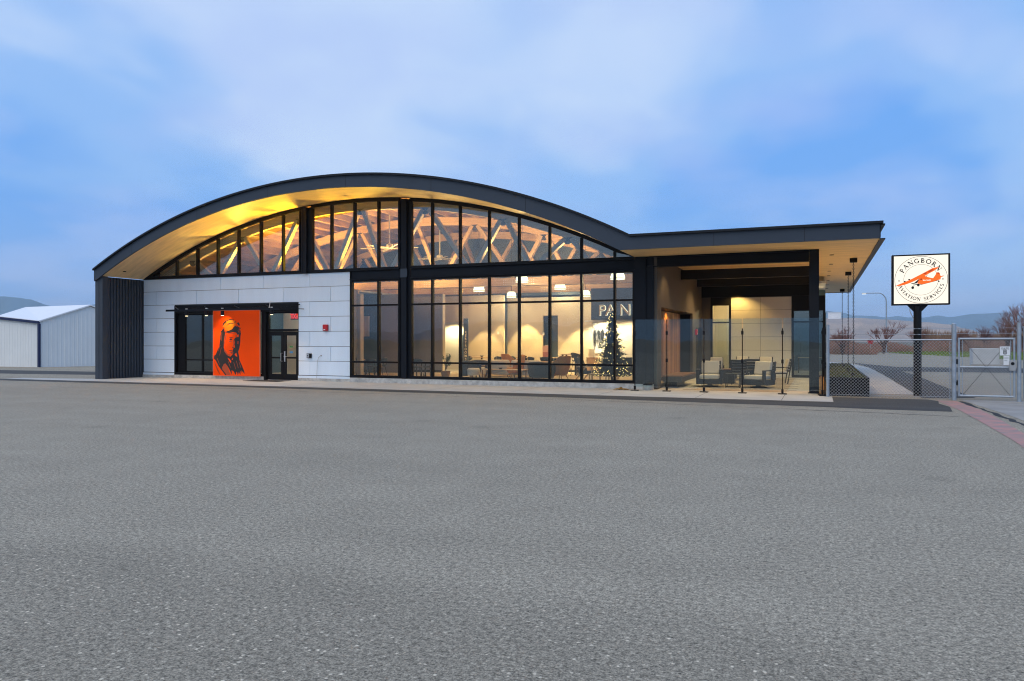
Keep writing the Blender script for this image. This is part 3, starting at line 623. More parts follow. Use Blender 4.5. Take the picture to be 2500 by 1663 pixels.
# ---- trusses
def truss(Y, tops, bots, name='truss'):
    t = thing(name, None, None, (0, 0, 0)); del OFF[t.name]; bpy.data.objects.remove(t)
    ch = MB().strip(lin(-28.9, -6.05, 50), lambda x: zb(x) - 0.36, lambda x: zb(x) + 0.0, Y - 0.09, Y + 0.09)
    o = ch.build('truss', M['truss'], TB)
    MB().box(-28.9, Y - 0.09, 4.15, -6.05, Y + 0.09, 4.50).build('bottom_chord', M['truss'], o)
    wb_ = MB(); pt = MB(); bl = MB()
    seq = sorted([(x, 1) for x in tops] + [(x, 0) for x in bots])
    for (xa, ka), (xb, kb) in zip(seq[:-1], seq[1:]):
        za = zb(xa) - 0.34 if ka else 4.52; zc_ = zb(xb) - 0.34 if kb else 4.52
        s = 0.12 if xb > xa else -0.12
        a = Vector((xa + s, Y, za)); b = Vector((xb - s, Y, zc_)); w = MB().bar(a, b, 0.17, 0.19, up=(0, 1, 0)); w.build('web', M['web'], o)
        dv = (b - a).normalized(); nv = Vector((-dv.z, 0, dv.x))
        for q in (a + dv * 0.22, b - dv * 0.22):
            for k in (-0.045, 0.045):
                for u in (-0.05, 0.05): 
                    c0 = q + nv * k + dv * (u + k * 0.5); bl.cyl(c0 + Vector((0, -0.10, 0)), c0 + Vector((0, -0.084, 0)), 0.014, 6)
    for x in tops:
        z = zb(x) - 0.36; MB().prism([(-0.20, 0.06), (0.20, 0.06), (0.20, -0.10), (0.06, -0.20), (-0.06, -0.20), (-0.20, -0.10)], (x, Y - 0.092, z), (1, 0, 0), (0, 0, 1), 0.012).build('gusset', M['plate'], o)
    bl.build('bolts', M['bolt'], o)
    # perforated nail plates at the chord splices
    np_ = MB()
    for x in (-12.4, -17.3):
        for side in (-1, 1):
            for i in range(7):
                for k in range(3):
                    c0 = Vector((x + side * (0.18 + i * 0.09), Y - 0.1, 4.22 + k * 0.09)); np_.cyl(c0, c0 + Vector((0, 0.012, 0)), 0.022, 6)
    for x in (-28.4, -8.4, -25.0):
        for i in range(9):
            for k in range(3):
                xx = x + i * 0.09; c0 = Vector((xx, Y - 0.1, zb(xx) - 0.28 + k * 0.09)); np_.cyl(c0, c0 + Vector((0, 0.012, 0)), 0.016, 6)
    np_.build('nail_plate', M['bolt'], o)
tops = [-26.6, -23.75, -20.70, -17.62, -14.55, -11.2, -8.6]; bots = [-25.3, -22.3, -19.05, -16.3, -12.55, -10.0, -7.6]
for Y in (26.85, 31.5, 36.5): truss(Y, tops, bots)
# ---- interior of the hall
FZ = 0.14
it = MB(); it.box(-29.0, YF + 0.2, -0.01, -5.3, 38.5, FZ); it.build('floor_slab', M['floor'], TB)
YB = 37.6
MB().strip(lin(-29.0, -5.6, 40), lambda x: 0.15, lambda x: zb(x) + 0.25, YB + 0.02, YB + 0.2).build('rear_gable_wall', M['slate'], TB)
def wall(x0, x1, y0, y1, z0, z1, m='beige', n='interior_wall'): return MB().box(x0, y0, z0, x1, y1, z1).build(n, M[m], TB)
wall(-20.27, -20.17, YF + 0.25, 30.45, FZ, 4.1, 'greywall', 'partition')
MB().box(-29.0, YF + 0.2, 4.02, -20.28, YB, 4.10).build('ceiling', M['white'], TB)      # ceiling of the low rooms behind the panels
wall(-29.05, -20.17, 30.5, 30.6, FZ, 4.1, 'beige')
wall(-24.6, -24.5, 27.3, 30.48, FZ, 4.0, 'teal')
X = lambda px, Y: W(px, 800, Y).x
# left bay: pale column, teal door wall
wall(X(871, 28.2), X(880, 28.2), 28.2, 28.45, FZ, 3.75, 'beige')
wall(X(880, 32) , X(930, 32), 32.0, 32.1, FZ, 4.0, 'teal'); wall(X(930, 32), X(1008, 32), 32.0, 32.1, FZ, 3.95, 'greywall')
wall(X(883, 31.9), X(900, 31.9), 31.85, 31.99, 1.9, 2.9, 'beige', 'notice_board'); 
# grey wall, restroom corridor
wall(X(1008, 33), X(1079, 33), 33.0, 33.1, FZ, 3.98, 'greywall')
wall(X(1079, 33.0) - 0.12, X(1079, 33.0), 33.105, 33.35, FZ, 3.98)
wall(X(1060, 36.5), X(1146, 36.5), 36.5, 36.6, FZ, 2.71, 'beige'); wall(X(1060, 36.5), X(1143, 34.6), 34.86, 36.49, 2.60, 2.70, 'white', 'corridor_ceiling')
wall(X(1072, 34.75), X(1143, 34.75), 34.75, 34.85, 2.62, 3.95)
wall(X(1121, 36.4), X(1129, 36.4), 36.42, 36.48, FZ, 2.0, 'slate', 'restroom_door')
wall(X(1143, 34.6), X(1230, 34.6), 34.6, 34.75, FZ, 3.95)
wall(X(1236, 35.6), X(1325, 35.6), 35.6, 35.75, FZ, 3.85); wall(X(1229, 35.3), X(1237, 35.3), 35.3, 35.4, FZ, 3.9, 'slate')
wall(X(1322, 35.9), X(1366, 35.9), 35.9, 36.0, FZ, 3.0, 'slate', 'service_door'); wall(X(1333, 35.88), X(1348, 35.88), 35.84, 35.89, FZ + 0.05, 2.3, 'teal', 'service_door')
wall(X(1325, 35.6), X(1362, 35.6), 35.6, 35.75, 2.94, 3.85)
wall(X(1362, 35.6), X(1446, 35.6), 35.6, 35.75, FZ, 3.85)
MB().box(X(1090, 35.5), 35.7, 3.95, X(1450, 35.5), YB, 4.1).build('bulkhead', M['slate'], TB)
MB().box(-5.93, YF + 0.35, FZ, -5.84, YB, 5.0).build('interior_wall', M['beige'], TB)
# slate feature wall with the halo letters, alcove below
wall(X(1443, 34.2), -5.94, 34.2, 34.5, 2.66, 4.12, 'slate', 'feature_wall')
wall(X(1443, 35.9), X(1447.5, 35.9), 35.76, 35.9, FZ, 2.65, 'beige'); wall(X(1446, 35.8), -5.94, 35.8, 35.9, FZ, 2.65, 'beige'); MB().box(X(1447, 35.9), 34.52, 2.58, -5.94, 35.79, 2.65).build('ceiling', M['white'], TB)
for px, py in ((1215.5, 813), (1309, 815)): 
    q = W(px, py, 34.55); MB().box(q.x - 0.05, 34.56 if px < 1230 else 35.57, q.z - 0.07, q.x + 0.05, 34.6 if px < 1230 else 35.6, q.z + 0.07).build('wall_switch', M['white'], TB)
bb = MB()
for a, b, y in ((1143, 1230, 34.6), (1236, 1325, 35.6), (1362, 1446, 35.6), (1008, 1079, 33.0)): bb.box(X(a, y), y - 0.015, FZ, X(b, y), y - 0.001, FZ + 0.12)
bb.build('skirting', M['char'], TB)
# ---- patio: side wall, back wall, beams, column
PX, PY = -5.2, 37.0
NZ, NY0, NY1 = 2.89, 27.0, 34.2
sw = MB(); sw.box(PX - 0.1, YF - 0.02, 0, PX, NY0, 4.614); sw.box(PX - 0.1, NY1, 0, PX, PY + 0.1, 4.614); sw.box(PX - 0.1, NY0, NZ, PX, NY1, 4.614)
sw.build('patio_side_wall', M['greige'], TB)
nc = MB(); nc.box(PX - 0.62, NY0, 0, PX - 0.55, NY1, NZ); nc.box(PX - 0.55, NY0, NZ - 0.03, PX - 0.1, NY1, NZ + 0.02); nc.box(PX - 0.55, NY1, 0, PX - 0.1, NY1 + 0.04, NZ); nc.build('niche', M['black'], TB)
n2 = MB(); y = 27.75
while y < 33.3: n2.box(PX - 0.55, y, 0.3, PX - 0.40 + random.uniform(-0.01, 0.01), y + 0.085, NZ - 0.05); y += 0.095
n2.build('cedar_slats', M['wood'], TB)
dd = MB(); dd.box(PX, 35.35, 0.01, PX + 0.03, 36.75, 2.3); dd.build('side_door', M['frame'], TB)
bw = MB(); xa, xb_, xc_, xd = X(1735, PY), X(1783.6, PY), X(1932.5, PY), X(1935, PY)
bw.box(PX, PY, 0, xa, PY + 0.1, 4.2); bwo = bw.build('patio_rear_wall', M['greige'], TB)
pp = MB(); zs = [0.02, 0.62, 1.25, 1.87, 2.5, 3.12, 3.72]; xm = X(1857, PY)
for z0, z1 in zip(zs[:-1], zs[1:]):
    for a, b in ((xb_ + 0.02, xm), (xm, xc_)): pp.box(a + 0.006, PY, z0 + 0.006, b - 0.006, PY + 0.03, z1 - 0.006)
pp.build('patio_panels', M['wpanel'], TB); MB().box(xb_ + 0.02, PY + 0.032, 0, xc_, PY + 0.12, 3.75).build('wall_backing', M['panel_back'], TB)
hd = MB(); hd.box(PX, PY - 0.03, 3.74, 0.0, PY + 0.12, 4.612); hd.build('header', M['frame'], TB)
def pwin(x0, x1, zt_, ztr, fw=0.09):
    fr = MB(); fr.box(x0, PY - 0.03, 0.0, x1, PY + 0.08, 0.12); fr.box(x0, PY - 0.03, zt_, x1, PY + 0.08, 3.738); fr.box(x0, PY - 0.03, 0.121, x0 + fw, PY + 0.08, zt_ - 0.001); fr.box(x1 - fw, PY - 0.03, 0.121, x1, PY + 0.08, zt_ - 0.001); fr.box(x0 + fw, PY - 0.03, ztr - 0.035, x1 - fw, PY + 0.08, ztr + 0.035)
    o = fr.build('window', M['frame'], TB); MB().box(x0 + 0.05, PY + 0.01, 0.1, x1 - 0.05, PY + 0.026, zt_ + 0.01).build('pane', M['glass'], o)
pwin(xa, xb_ + 0.015, 3.35, 2.55); pwin(xd - 0.03, 0.25, 3.05, 2.55)
# room behind the patio windows
wall(-5.3, -1.9, 42.0, 42.1, FZ, 4.3, 'beige'); wall(-1.8, 0.3, 42.0, 42.1, FZ, 4.3, 'teal'); MB().box(-5.3, PY + 0.13, 0.0, 0.28, 42, FZ).build('floor_slab', M['floor'], TB); MB().box(-5.3, PY + 0.13, 4.3, 0.28, 42.1, 4.4).build('ceiling', M['white'], TB)
wall(-5.3, -5.2, PY + 0.13, 42.0, FZ, 4.3, 'beige'); wall(-1.9, -1.8, PY + 0.13, 42.0, FZ, 4.3, 'beige', 'partition')
MB().box(0.28, PY - 0.03, 0, 0.30, 42.1, 3.0).build('window', M['glass'], TB)
ibeam(-5.31, -0.30, 4.24, 4.61, YF - 0.12, YF + 0.14); 
for Y in (31.2, 35.6):
    b = MB(); b.box(PX, Y - 0.1, 4.17, 0.0, Y + 0.1, 4.55); b.build('beam', M['black'], TB)
c = MB(); c.box(-0.295, YF - 0.15, 0.03, 0.0, YF + 0.15, 4.613); c.box(-0.33, YF - 0.19, 0.008, 0.03, YF + 0.19, 0.03); c.build('column', M['steel'], TB)
c = MB(); c.box(-0.295, PY - 0.2, 0.01, 0.0, PY - 0.04, 4.613); c.build('column', M['steel'], TB)

# ================================================================== LIT LAMPS OF THE BUILDING
def pendant(px, py, Y, R, lab):
    q = W(px, py, Y); z = q.z
    t = thing('pendant_lamp', lab, 'pendant lamp', (q.x, Y, z), 'pendant lamps in the hall')
    MB().lathe([(R * 0.62, 0.15), (R * 0.86, 0.09), (R, -0.06), (R, -0.13), (R * 0.97, -0.13), (R * 0.8, 0.08), (R * 0.55, 0.14)], (q.x, Y, z), 24).build('lamp_shade', M['lamp'], t, smooth=True)
    MB().lathe([(R * 1.005, -0.085), (R * 1.02, -0.09), (R * 1.02, -0.105), (R * 1.005, -0.11)], (q.x, Y, z), 24).build('shade_band', M['gold'], t)
    MB().cyl((q.x, Y, z + 0.14), (q.x, Y, zb(q.x) + 0.2), 0.012, 6).build('stem', M['char'], t)
    lo = point('pendant_bulb', (q.x, Y, z - 0.14), 85, (1, 0.68, 0.34), 0.14); lo.parent = t; lo.location = (0, 0, -0.16)
for k in ((1169.4, 705, 33.0, 0.27, 'dome lamp glowing above the restrooms sign'), (1248.7, 720, 34.3, 0.235, 'low glowing lamp second from left, nearest the bulkhead'),
          (1274.5, 682, 30.5, 0.28, 'glowing lamp cut by a mullion, high between the two domes'), (1367.4, 700, 35.0, 0.28, 'dome lamp glowing above the slate service door'),
          (1428.6, 717, 34.3, 0.245, 'low glowing lamp left of the lit letters'), (1508, 674, 29.2, 0.29, 'topmost glowing lamp above the decorated tree')): pendant(*k)
warm = (1, 0.58, 0.20)
for px, Y, off, e_ in ((1185, 34.6, 1.0, 800), (1288, 35.6, 0.8, 1250), (1418, 35.6, 0.95, 1250), (1240, 35.0, 1.2, 620), (1345, 35.6, 1.0, 480), (1045, 33.0, 1.2, 90)):
    x = X(px, Y); spot('wall_washer', (x, Y - off, 3.8), (x, Y - off * 0.92, 0), e_, warm, 62, 0.22, 0.05)
spot('corridor_lamp', (X(1103, 36.0), 35.9, 2.55), (X(1103, 36.2), 36.5, 0.4), 330, (1, 0.72, 0.40), 150, 0.5)
spot('alcove_lamp', (X(1470, 35), 35.0, 2.52), (X(1470, 35), 35.9, 0.9), 330, (1, 0.76, 0.46), 140, 0.5); spot('alcove_lamp', (X(1525, 35), 35.0, 2.52), (X(1525, 35), 35.9, 0.9), 170, (1, 0.74, 0.44), 140, 0.5)
# uplight behind the clerestory
up = thing('uplight', 'small lit uplight behind the clerestory glass, left of the wide black column', 'uplight', (-22.65, 27.3, 4.10))
MB().box(-22.77, 27.22, 4.101, -22.53, 27.38, 4.60).build('housing', M['char'], up); MB().box(-22.72, 27.25, 4.601, -22.58, 27.35, 4.61).build('lens', M['can_glow'], up)
amber = (1, 0.48, 0.02)
spot('uplight_lamp', (-20.75, 27.5, 4.75), (-20.5, 26.0, 8.2), 2500, amber, 150, 0.8, 0.32)
spot('uplight_lamp', (-17.65, 27.5, 4.75), (-17.5, 26.0, 8.2), 900, (1, 0.55, 0.06), 150, 0.8, 0.32)
for x, e_ in ((-14.5, 420), (-11.2, 420), (-8.4, 300)): spot('uplight_lamp', (x, 27.4, 4.75), (x, 25.6, 8.2), e_, (1, 0.62, 0.24), 150, 0.8, 0.3)  # added lamps without fixtures, brightening the right part of the arched soffit
spot('uplight_lamp', (-23.75, 27.5, 4.75), (-23.6, 26.0, 8.2), 1000, (1, 0.56, 0.08), 150, 0.8, 0.32)
spot('uplight_lamp', (-26.2, 27.0, 4.7), (-26.4, 25.4, 8.2), 160, (1, 0.62, 0.2), 150, 0.8, 0.3)  # extra lamp without a fixture, added to lift the soffit's left end
spot('uplight_lamp', (-22.2, 29.0, 4.75), (-22.0, 31.5, 8.2), 1300, (1, 0.44, 0.06), 160, 0.7, 0.1)
spot('uplight_lamp', (-16.6, 28.6, 4.7), (-16.5, 31.5, 8.2), 1300, (1, 0.50, 0.12), 160, 0.7, 0.1)
spot('uplight_lamp', (-11, 29.2, 4.6), (-11, 31.5, 8.2), 680, (1, 0.52, 0.18), 160, 0.7, 0.1)
spot('uplight_lamp', (-12, 33.6, 4.6), (-12, 35.5, 8.2), 680, (1, 0.52, 0.18), 160, 0.7, 0.1)
# patio downlights
for x, y, e_ in ((-4.4, 27.6, 130), (-4.1, 33.6, 240), (-3.0, 29.2, 300), (-1.2, 29.2, 300), (-3.4, 34.2, 400), (-0.9, 33.6, 330), (-3.0, 25.1, 110), (-1.2, 25.1, 110)):
    spot('patio_lamp', (x, y, 4.59), (x, y, 0), e_, (1, 0.66, 0.30), 120, 0.6, 0.06)
spot('panel_washer', (-3.6, 36.3, 3.95), (-3.5, 37.0, 1.2), 130, (1, 0.62, 0.16), 130, 0.6)
spot('niche_lamp', (PX - 0.25, 30.0, NZ - 0.06), (PX - 0.5, 30.2, 0), 90, (1, 0.5, 0.12), 150, 0.6, 0.15)
for y in (28.0, 34.5, 40): spot('soffit_lamp', (0.4, y, 4.58), (0.5, y, 0), 80, (1, 0.66, 0.32), 110, 0.6)
point('office_lamp', (-3.4, 39.5, 3.9), 300, (1, 0.7, 0.34), 0.1); point('office_lamp', (-0.8, 39.8, 3.9), 50, (1, 0.75, 0.4), 0.1)
point('lobby_lamp', (-21.5, 28.8, 3.8), 220, (1, 0.80, 0.55), 0.15); point('lobby_lamp', (-26.3, 28.8, 3.8), 70, (1, 0.78, 0.5), 0.15)
# general glow of the hall ceiling fittings
for x, y in ((-13.5, 29.5), (-9.5, 29.5), (-7.2, 30.5)): spot('hall_lamp', (x, y, 4.08), (x, y, 0), 200, (1, 0.58, 0.22), 140, 0.7, 0.1)

# ---- ceiling fans
def fan(px, py, Y, R, lab):
    q = W(px, py, Y); t = thing('ceiling_fan', lab, 'ceiling fan', tuple(q), 'ceiling fans under the arched roof')
    MB().cyl((q.x, Y, q.z), (q.x, Y, zb(q.x) + 0.2), 0.03, 8).build('stem', M['white'], t)
    MB().lathe([(0.03, 0.22), (0.16, 0.16), (0.18, 0.02), (0.10, -0.05), (0.0, -0.05)], tuple(q), 16).build('motor', M['white'], t, smooth=True)
    for k in range(6):
        a = k * math.pi / 3 + 0.25; d = Vector((math.cos(a), math.sin(a), 0)); s = Vector((-d.y, d.x, 0.15)).normalized()
        MB().obox(q + d * (R / 2 + 0.12), (R, 0.16, 0.015), Matrix((d, s, d.cross(s))).transposed()).build('blade', M['white'], t)
fan(951, 606, 30.2, 1.25, 'pale ceiling fan behind the wide black column'); fan(1073.7, 632, 34.2, 1.0, 'pale ceiling fan right of the wide black column, farther in')

# ================================================================== THINGS ON THE FACADE
def text_mesh(s, size, name, m, parent, o, ux, uy, th=0.006, align='CENTER', bold=0.0, sx=1.0):
    cu = bpy.data.curves.new(name, 'FONT'); cu.body = s; cu.size = size; cu.align_x = align; cu.align_y = 'CENTER'; cu.extrude = 0.0; cu.offset = bold
    ob = bpy.data.objects.new(name, cu); COL.objects.link(ob)
    dg = bpy.context.evaluated_depsgraph_get(); me = bpy.data.meshes.new_from_object(ob.evaluated_get(dg))
    bpy.data.objects.remove(ob); bpy.data.curves.remove(cu)
    ux, uy, o = Vector(ux).normalized(), Vector(uy).normalized(), Vector(o); nn = ux.cross(uy)
    bm = bmesh.new(); bm.from_mesh(me)
    r = bmesh.ops.extrude_face_region(bm, geom=list(bm.faces)); 
    for v in [g_ for g_ in r['geom'] if isinstance(g_, bmesh.types.BMVert)]: v.co.z -= th
    off = OFF.get(parent.name, Vector()) if parent else Vector()
    for v in bm.verts: v.co = o + ux * v.co.x * sx + uy * v.co.y + nn * v.co.z - off
    bmesh.ops.recalc_face_normals(bm, faces=bm.faces); bm.to_mesh(me); bm.free(); me.materials.clear(); me.materials.append(m)
    ob = bpy.data.objects.new(name, me); COL.objects.link(ob)
    if parent: ob.parent = parent
    OFF[ob.name] = off; return ob
# ---- orange portrait banner
P0, P1 = -24.78, -22.235; PZ0, PZ1, PYY = 0.165, 3.0, 26.10
po = thing('portrait_banner', 'tall orange banner with black portrait of an aviator in helmet and goggles', 'banner', ((P0 + P1) / 2, PYY, PZ0))
MB().box(P0, PYY, PZ0, P1, PYY + 0.05, PZ1).build('board', M['orange'], po)
k = MB(); k.box(P0 - 0.015, PYY - 0.004, PZ0 - 0.015, P0, PYY + 0.05, PZ1 + 0.015); k.box(P1, PYY - 0.004, PZ0 - 0.015, P1 + 0.015, PYY + 0.05, PZ1 + 0.015); k.box(P0, PYY - 0.004, PZ0 - 0.015, P1, PYY + 0.05, PZ0); k.box(P0, PYY - 0.004, PZ1, P1, PYY + 0.05, PZ1 + 0.015); k.build('edge_trim', mat('banner_edge', (0.75, 0.22, 0.13), 0.5), po)
def pp2(pts): return [((x - 165) / 883 * (P1 - P0), (1385 - y) / 1238 * (PZ1 - PZ0)) for x, y in pts]
def ppoly(pts, layer, mb): mb.prism(pp2(pts), (P0, PYY - 0.002 * layer, PZ0), (1, 0, 0), (0, 0, 1), 0.0018)
k = MB()
ppoly([(375, 470), (318, 535), (300, 640), (285, 830), (250, 900), (215, 985), (185, 1010), (178, 1060), (215, 1100), (265, 1200), (330, 1290), (400, 1378), (425, 1378), (365, 1270), (400, 1150), (440, 1200), (490, 1290), (530, 1375), (520, 1280), (560, 1300), (600, 1375), (620, 1300), (640, 1375), (660, 1310), (690, 1372), (690, 1290), (730, 1340), (700, 1275), (770, 1345), (760, 1290), (715, 1180), (670, 1080), (665, 1010), (645, 930), (670, 860), (685, 760), (690, 640), (700, 580), (690, 530), (650, 470), (600, 435), (560, 450), (530, 500), (420, 545), (385, 545)], 1, k)
k.build('portrait_ink', M['ink'], po)
k = MB()
ppoly([(398, 562), (470, 572), (560, 556), (610, 565), (630, 605), (655, 600), (658, 645), (600, 655), (570, 690), (580, 760), (600, 850), (560, 850), (545, 900), (550, 960), (530, 990), (500, 1020), (460, 1010), (415, 970), (385, 925), (370, 850), (375, 720), (388, 640)], 2, k)
ppoly([(445, 1045), (470, 1055), (515, 1105), (508, 1150), (480, 1110)], 2, k); ppoly([(525, 1080), (548, 1040), (545, 1085)], 2, k)
ppoly([(580, 985), (610, 945), (630, 1020), (605, 1015)], 2, k); ppoly([(640, 725), (650, 730), (648, 785), (638, 780)], 2, k)
k.build('portrait_face', M['orange'], po)
k = MB()
ppoly([(345, 440), (365, 375), (420, 325), (490, 305), (560, 318), (600, 370), (590, 430), (540, 490), (470, 530), (395, 520), (385, 470)], 1, k)
k.build('goggles', M['ochre'], po)
k = MB()
ppoly([(340, 440), (362, 375), (425, 322), (495, 303), (568, 318), (555, 335), (490, 322), (430, 345), (385, 395), (360, 430)], 2, k); ppoly([(418, 438), (460, 388), (510, 374), (560, 392), (545, 402), (500, 392), (455, 412)], 2, k)
ppoly([(622, 385), (650, 368), (672, 395), (680, 430), (660, 440)], 2, k); ppoly([(610, 412), (650, 452), (698, 490), (690, 502), (640, 470)], 2, k); ppoly([(572, 360), (600, 352), (606, 362), (585, 380)], 3, k)
ppoly([(470, 660), (500, 648), (545, 658), (540, 668), (500, 662)], 3, k); ppoly([(478, 685), (510, 672), (535, 690), (510, 715), (490, 705)], 3, k)
ppoly([(580, 690), (610, 668), (645, 690), (625, 720), (595, 715)], 3, k); ppoly([(575, 770), (590, 775), (600, 850), (585, 850)], 3, k)
ppoly([(525, 838), (560, 845), (572, 862), (545, 858)], 3, k); ppoly([(460, 915), (490, 900), (550, 908), (570, 922), (545, 925), (490, 912)], 3, k); ppoly([(512, 945), (545, 945), (540, 965), (515, 960)], 3, k)
k.build('portrait_lines', M['ink'], po)
k = MB()
ppoly([(400, 1150), (440, 1205), (470, 1290), (500, 1370), (430, 1375), (345, 1270), (340, 1230), (370, 1170)], 3, k); 
for i in range(5): ppoly([(180 + i * 12, 1110 + i * 40), (186 + i * 12, 1108 + i * 40), (285 + i * 5, 1330 + i * 9), (276 + i * 5, 1330 + i * 9)], 3, k)
for pts in ([(400, 600), (430, 585), (420, 660), (400, 720), (392, 800), (383, 760), (390, 660)], [(470, 720), (520, 722), (530, 735), (500, 745), (474, 738)], [(545, 700), (562, 705), (575, 790), (560, 835), (548, 825), (560, 780)], [(385, 870), (400, 900), (440, 960), (490, 1000), (470, 1008), (415, 968), (388, 925)],
            [(480, 945), (515, 935), (560, 930), (555, 942), (520, 948), (490, 955)], [(470, 975), (510, 985), (500, 1002), (475, 995)], [(590, 620), (625, 612), (630, 640), (600, 650)], [(440, 575), (520, 570), (590, 572), (570, 585), (500, 584), (450, 590)]): ppoly(pts, 3, k)
for x0, y0, x1, y1 in ((318, 560, 306, 700), (335, 560, 322, 720), (300, 800, 262, 920), (320, 850, 290, 1000), (655, 500, 690, 570), (640, 520, 668, 575), (450, 1110, 500, 1230), (560, 1130, 600, 1260), (610, 1100, 650, 1240), (240, 1060, 290, 1180), (660, 1120, 700, 1230)): ppoly([(x0, y0), (x0 + 7, y0), (x1 + 4, y1), (x1 - 2, y1)], 3, k)
k.build('coat_shading', M['ink_mid'], po)
# ---- light rail above the banner
LR = thing('light_rail', 'thin black light rail with four spotlights above the orange banner', 'light rail', (-23.8, 25.55, 3.0))
r = MB(); r.box(-26.95, 25.52, 2.985, -20.75, 25.58, 3.07); r.build('rail', M['steel'], LR)
r = MB()
for x in (-26.2, -24.5, -22.8, -21.1): r.bar((x, 25.55, 3.05), (x + 0.9, 26.2, 3.22), 0.025, 0.04); r.bar((x, 25.55, 3.05), (x - 0.9, 26.2, 3.22), 0.025, 0.04)
r.bar((-20.75, 25.55, 3.05), (-20.0, 26.2, 3.02), 0.02, 0.03); r.build('bracket', M['frame'], LR)
for px, lit in ((453.5, 1), (502, 0), (541, 0), (661.5, 1)):
    x = W(px, 770, 25.5).x; s = MB(); s.cyl((x, 25.55, 2.97), (x, 25.55, 2.78), 0.075, 14); so_ = s.build('spotlight', M['black'], LR)
    MB().cyl((x, 25.55, 2.779), (x, 25.55, 2.770), 0.055, 14).build('lens', M['can_glow'], so_)
    MB().cyl((x, 25.55, 3.071), (x, 25.55, 3.10), 0.05, 10).build('top_cap', M['white'], so_)
xs_ = W(541, 770, 25.5).x
spot('banner_lamp', (xs_, 25.55, 2.765), (-24.05, 26.1, 2.35), 85, (1, 0.62, 0.14), 80, 0.9, 0.03)
for px, e_ in ((453.5, 130), (661.5, 150), (502, 110)): x = W(px, 770, 25.5).x; spot('rail_lamp', (x, 25.55, 2.765), (x, 25.4, 0), e_, (1, 0.60, 0.28), 110, 0.6, 0.04)
# ---- exit sign, alarm, reader, hose, mat
ex = thing('exit_sign', 'glowing red exit sign seen reversed behind the door transom', 'exit sign', (-20.62, 26.62, 2.62))
ea, eb = W(709.5, 781, 26.6), W(729.5, 764.5, 26.6); exm = (ea.x + eb.x) / 2 - 0.01; ezm = (ea.z + eb.z) / 2
ex.location = (exm, 26.62, ea.z); OFF[ex.name] = Vector((exm, 26.62, ea.z))
MB().box(ea.x, 26.60, ea.z, eb.x, 26.64, eb.z).build('sign_case', M['black'], ex)
MB().box(ea.x + 0.015, 26.594, ea.z + 0.015, eb.x - 0.015, 26.599, eb.z - 0.015).build('sign_face', mat('exit_face', (0.25, 0.03, 0.03), 0.4), ex)
text_mesh('EXIT', 0.27, 'lettering', M['exit'], ex, (exm - 0.02, 26.588, ezm), (-1, 0, 0), (0, 0, 1), 0.004, bold=0.010, sx=0.72)
fa = thing('fire_alarm', 'red fire alarm strobe on the pale panel wall right of the door', 'fire alarm', (-18.91, YF, 2.10))
MB().box(-19.03, YF - 0.11, 2.10, -18.80, YF - 0.001, 2.36).build('housing', M['red'], fa, bevel=0.02); MB().box(-18.97, YF - 0.125, 2.13, -18.89, YF - 0.112, 2.17).build('strobe_lens', M['white'], fa)
fb = thing('fire_alarm', 'small red fire alarm box on the brown patio side wall', 'fire alarm', (PX, 35.0, 1.9))
MB().box(PX + 0.001, 34.9, 1.95, PX + 0.09, 35.15, 2.2).build('housing', M['red'], fb, bevel=0.015); MB().box(PX + 0.091, 35.0, 1.98, PX + 0.1, 35.05, 2.03).build('strobe_lens', M['white'], fb)
rd = thing('card_reader', 'small black and silver entry reader on the panel wall beside the door', 'card reader', (-19.75, YF, 0.96))
MB().box(-19.86, YF - 0.07, 0.97, -19.64, YF - 0.001, 1.16).build('housing', M['black'], rd, bevel=0.01); MB().box(-19.855, YF - 0.08, 0.99, -19.73, YF - 0.071, 1.145).build('face_plate', M['alu'], rd); MB().box(-19.81, YF - 0.084, 1.04, -19.775, YF - 0.081, 1.09).build('button', M['black'], rd)
cbv = thing('cable', 'thin grey cable looping out of the panel wall to the ground', 'cable', (-19.2, YF, 0.1))
MB().tube([(-19.16, YF, 1.07), (-19.18, YF - 0.04, 1.08), (-19.26, YF - 0.06, 1.0), (-19.33, YF - 0.05, 0.8), (-19.35, YF - 0.045, 0.4), (-19.36, YF - 0.05, 0.13)], 0.008, 6).build('cord', M['plastic_grey'], cbv, smooth=True); MB().cyl((-19.16, YF, 1.07), (-19.16, YF - 0.02, 1.07), 0.03, 10).build('outlet', M['plastic_grey'], cbv)
hk = thing('conduit_hook', 'thin white hooked conduit standing on the light rail above the door', 'conduit', (-20.95, 25.7, 3.07))
MB().tube([(-21.3, 25.6, 3.07), (-21.28, 25.62, 3.30), (-21.24, 25.63, 3.36), (-21.18, 25.64, 3.33)], 0.012, 6).build('pipe', M['white'], hk, smooth=True); MB().cyl((-21.3, 25.6, 3.07), (-21.3, 25.6, 3.09), 0.03, 8).build('foot', M['white'], hk)
dm = MB().box(-22.3, 25.15, 0.009, -20.5, 26.0, 0.024).build('door_mat', M['mat']); tag(dm, 'flat black door mat on the walk before the glass doors', 'door mat')
lv = thing('leaf_pile', 'small pile of yellow brown leaves on the walk by the plinth', 'leaf pile', (-6.3, 25.75, 0.01))
k = MB(); c0 = W(1517, 953, 25.6)
for i in range(160):
    a = random.uniform(0, 6.28); rr = random.random() ** 0.7; x = c0.x + math.cos(a) * rr * 0.27; y = 25.6 + math.sin(a) * rr * 0.16; z = 0.015 + (1 - rr) * random.uniform(0.02, 0.09)
    R_ = Matrix.Rotation(random.uniform(0, 6.28), 3, 'Z') @ Matrix.Rotation(random.uniform(-.7, .7), 3, 'X'); s = random.uniform(0.03, 0.06)
    k.add([Vector((x, y, z)) + R_ @ Vector(v) for v in ((-s, 0, 0), (0, -s * 0.45, 0), (s, 0, 0.01), (0, s * 0.45, 0))], [(0, 1, 2, 3)])
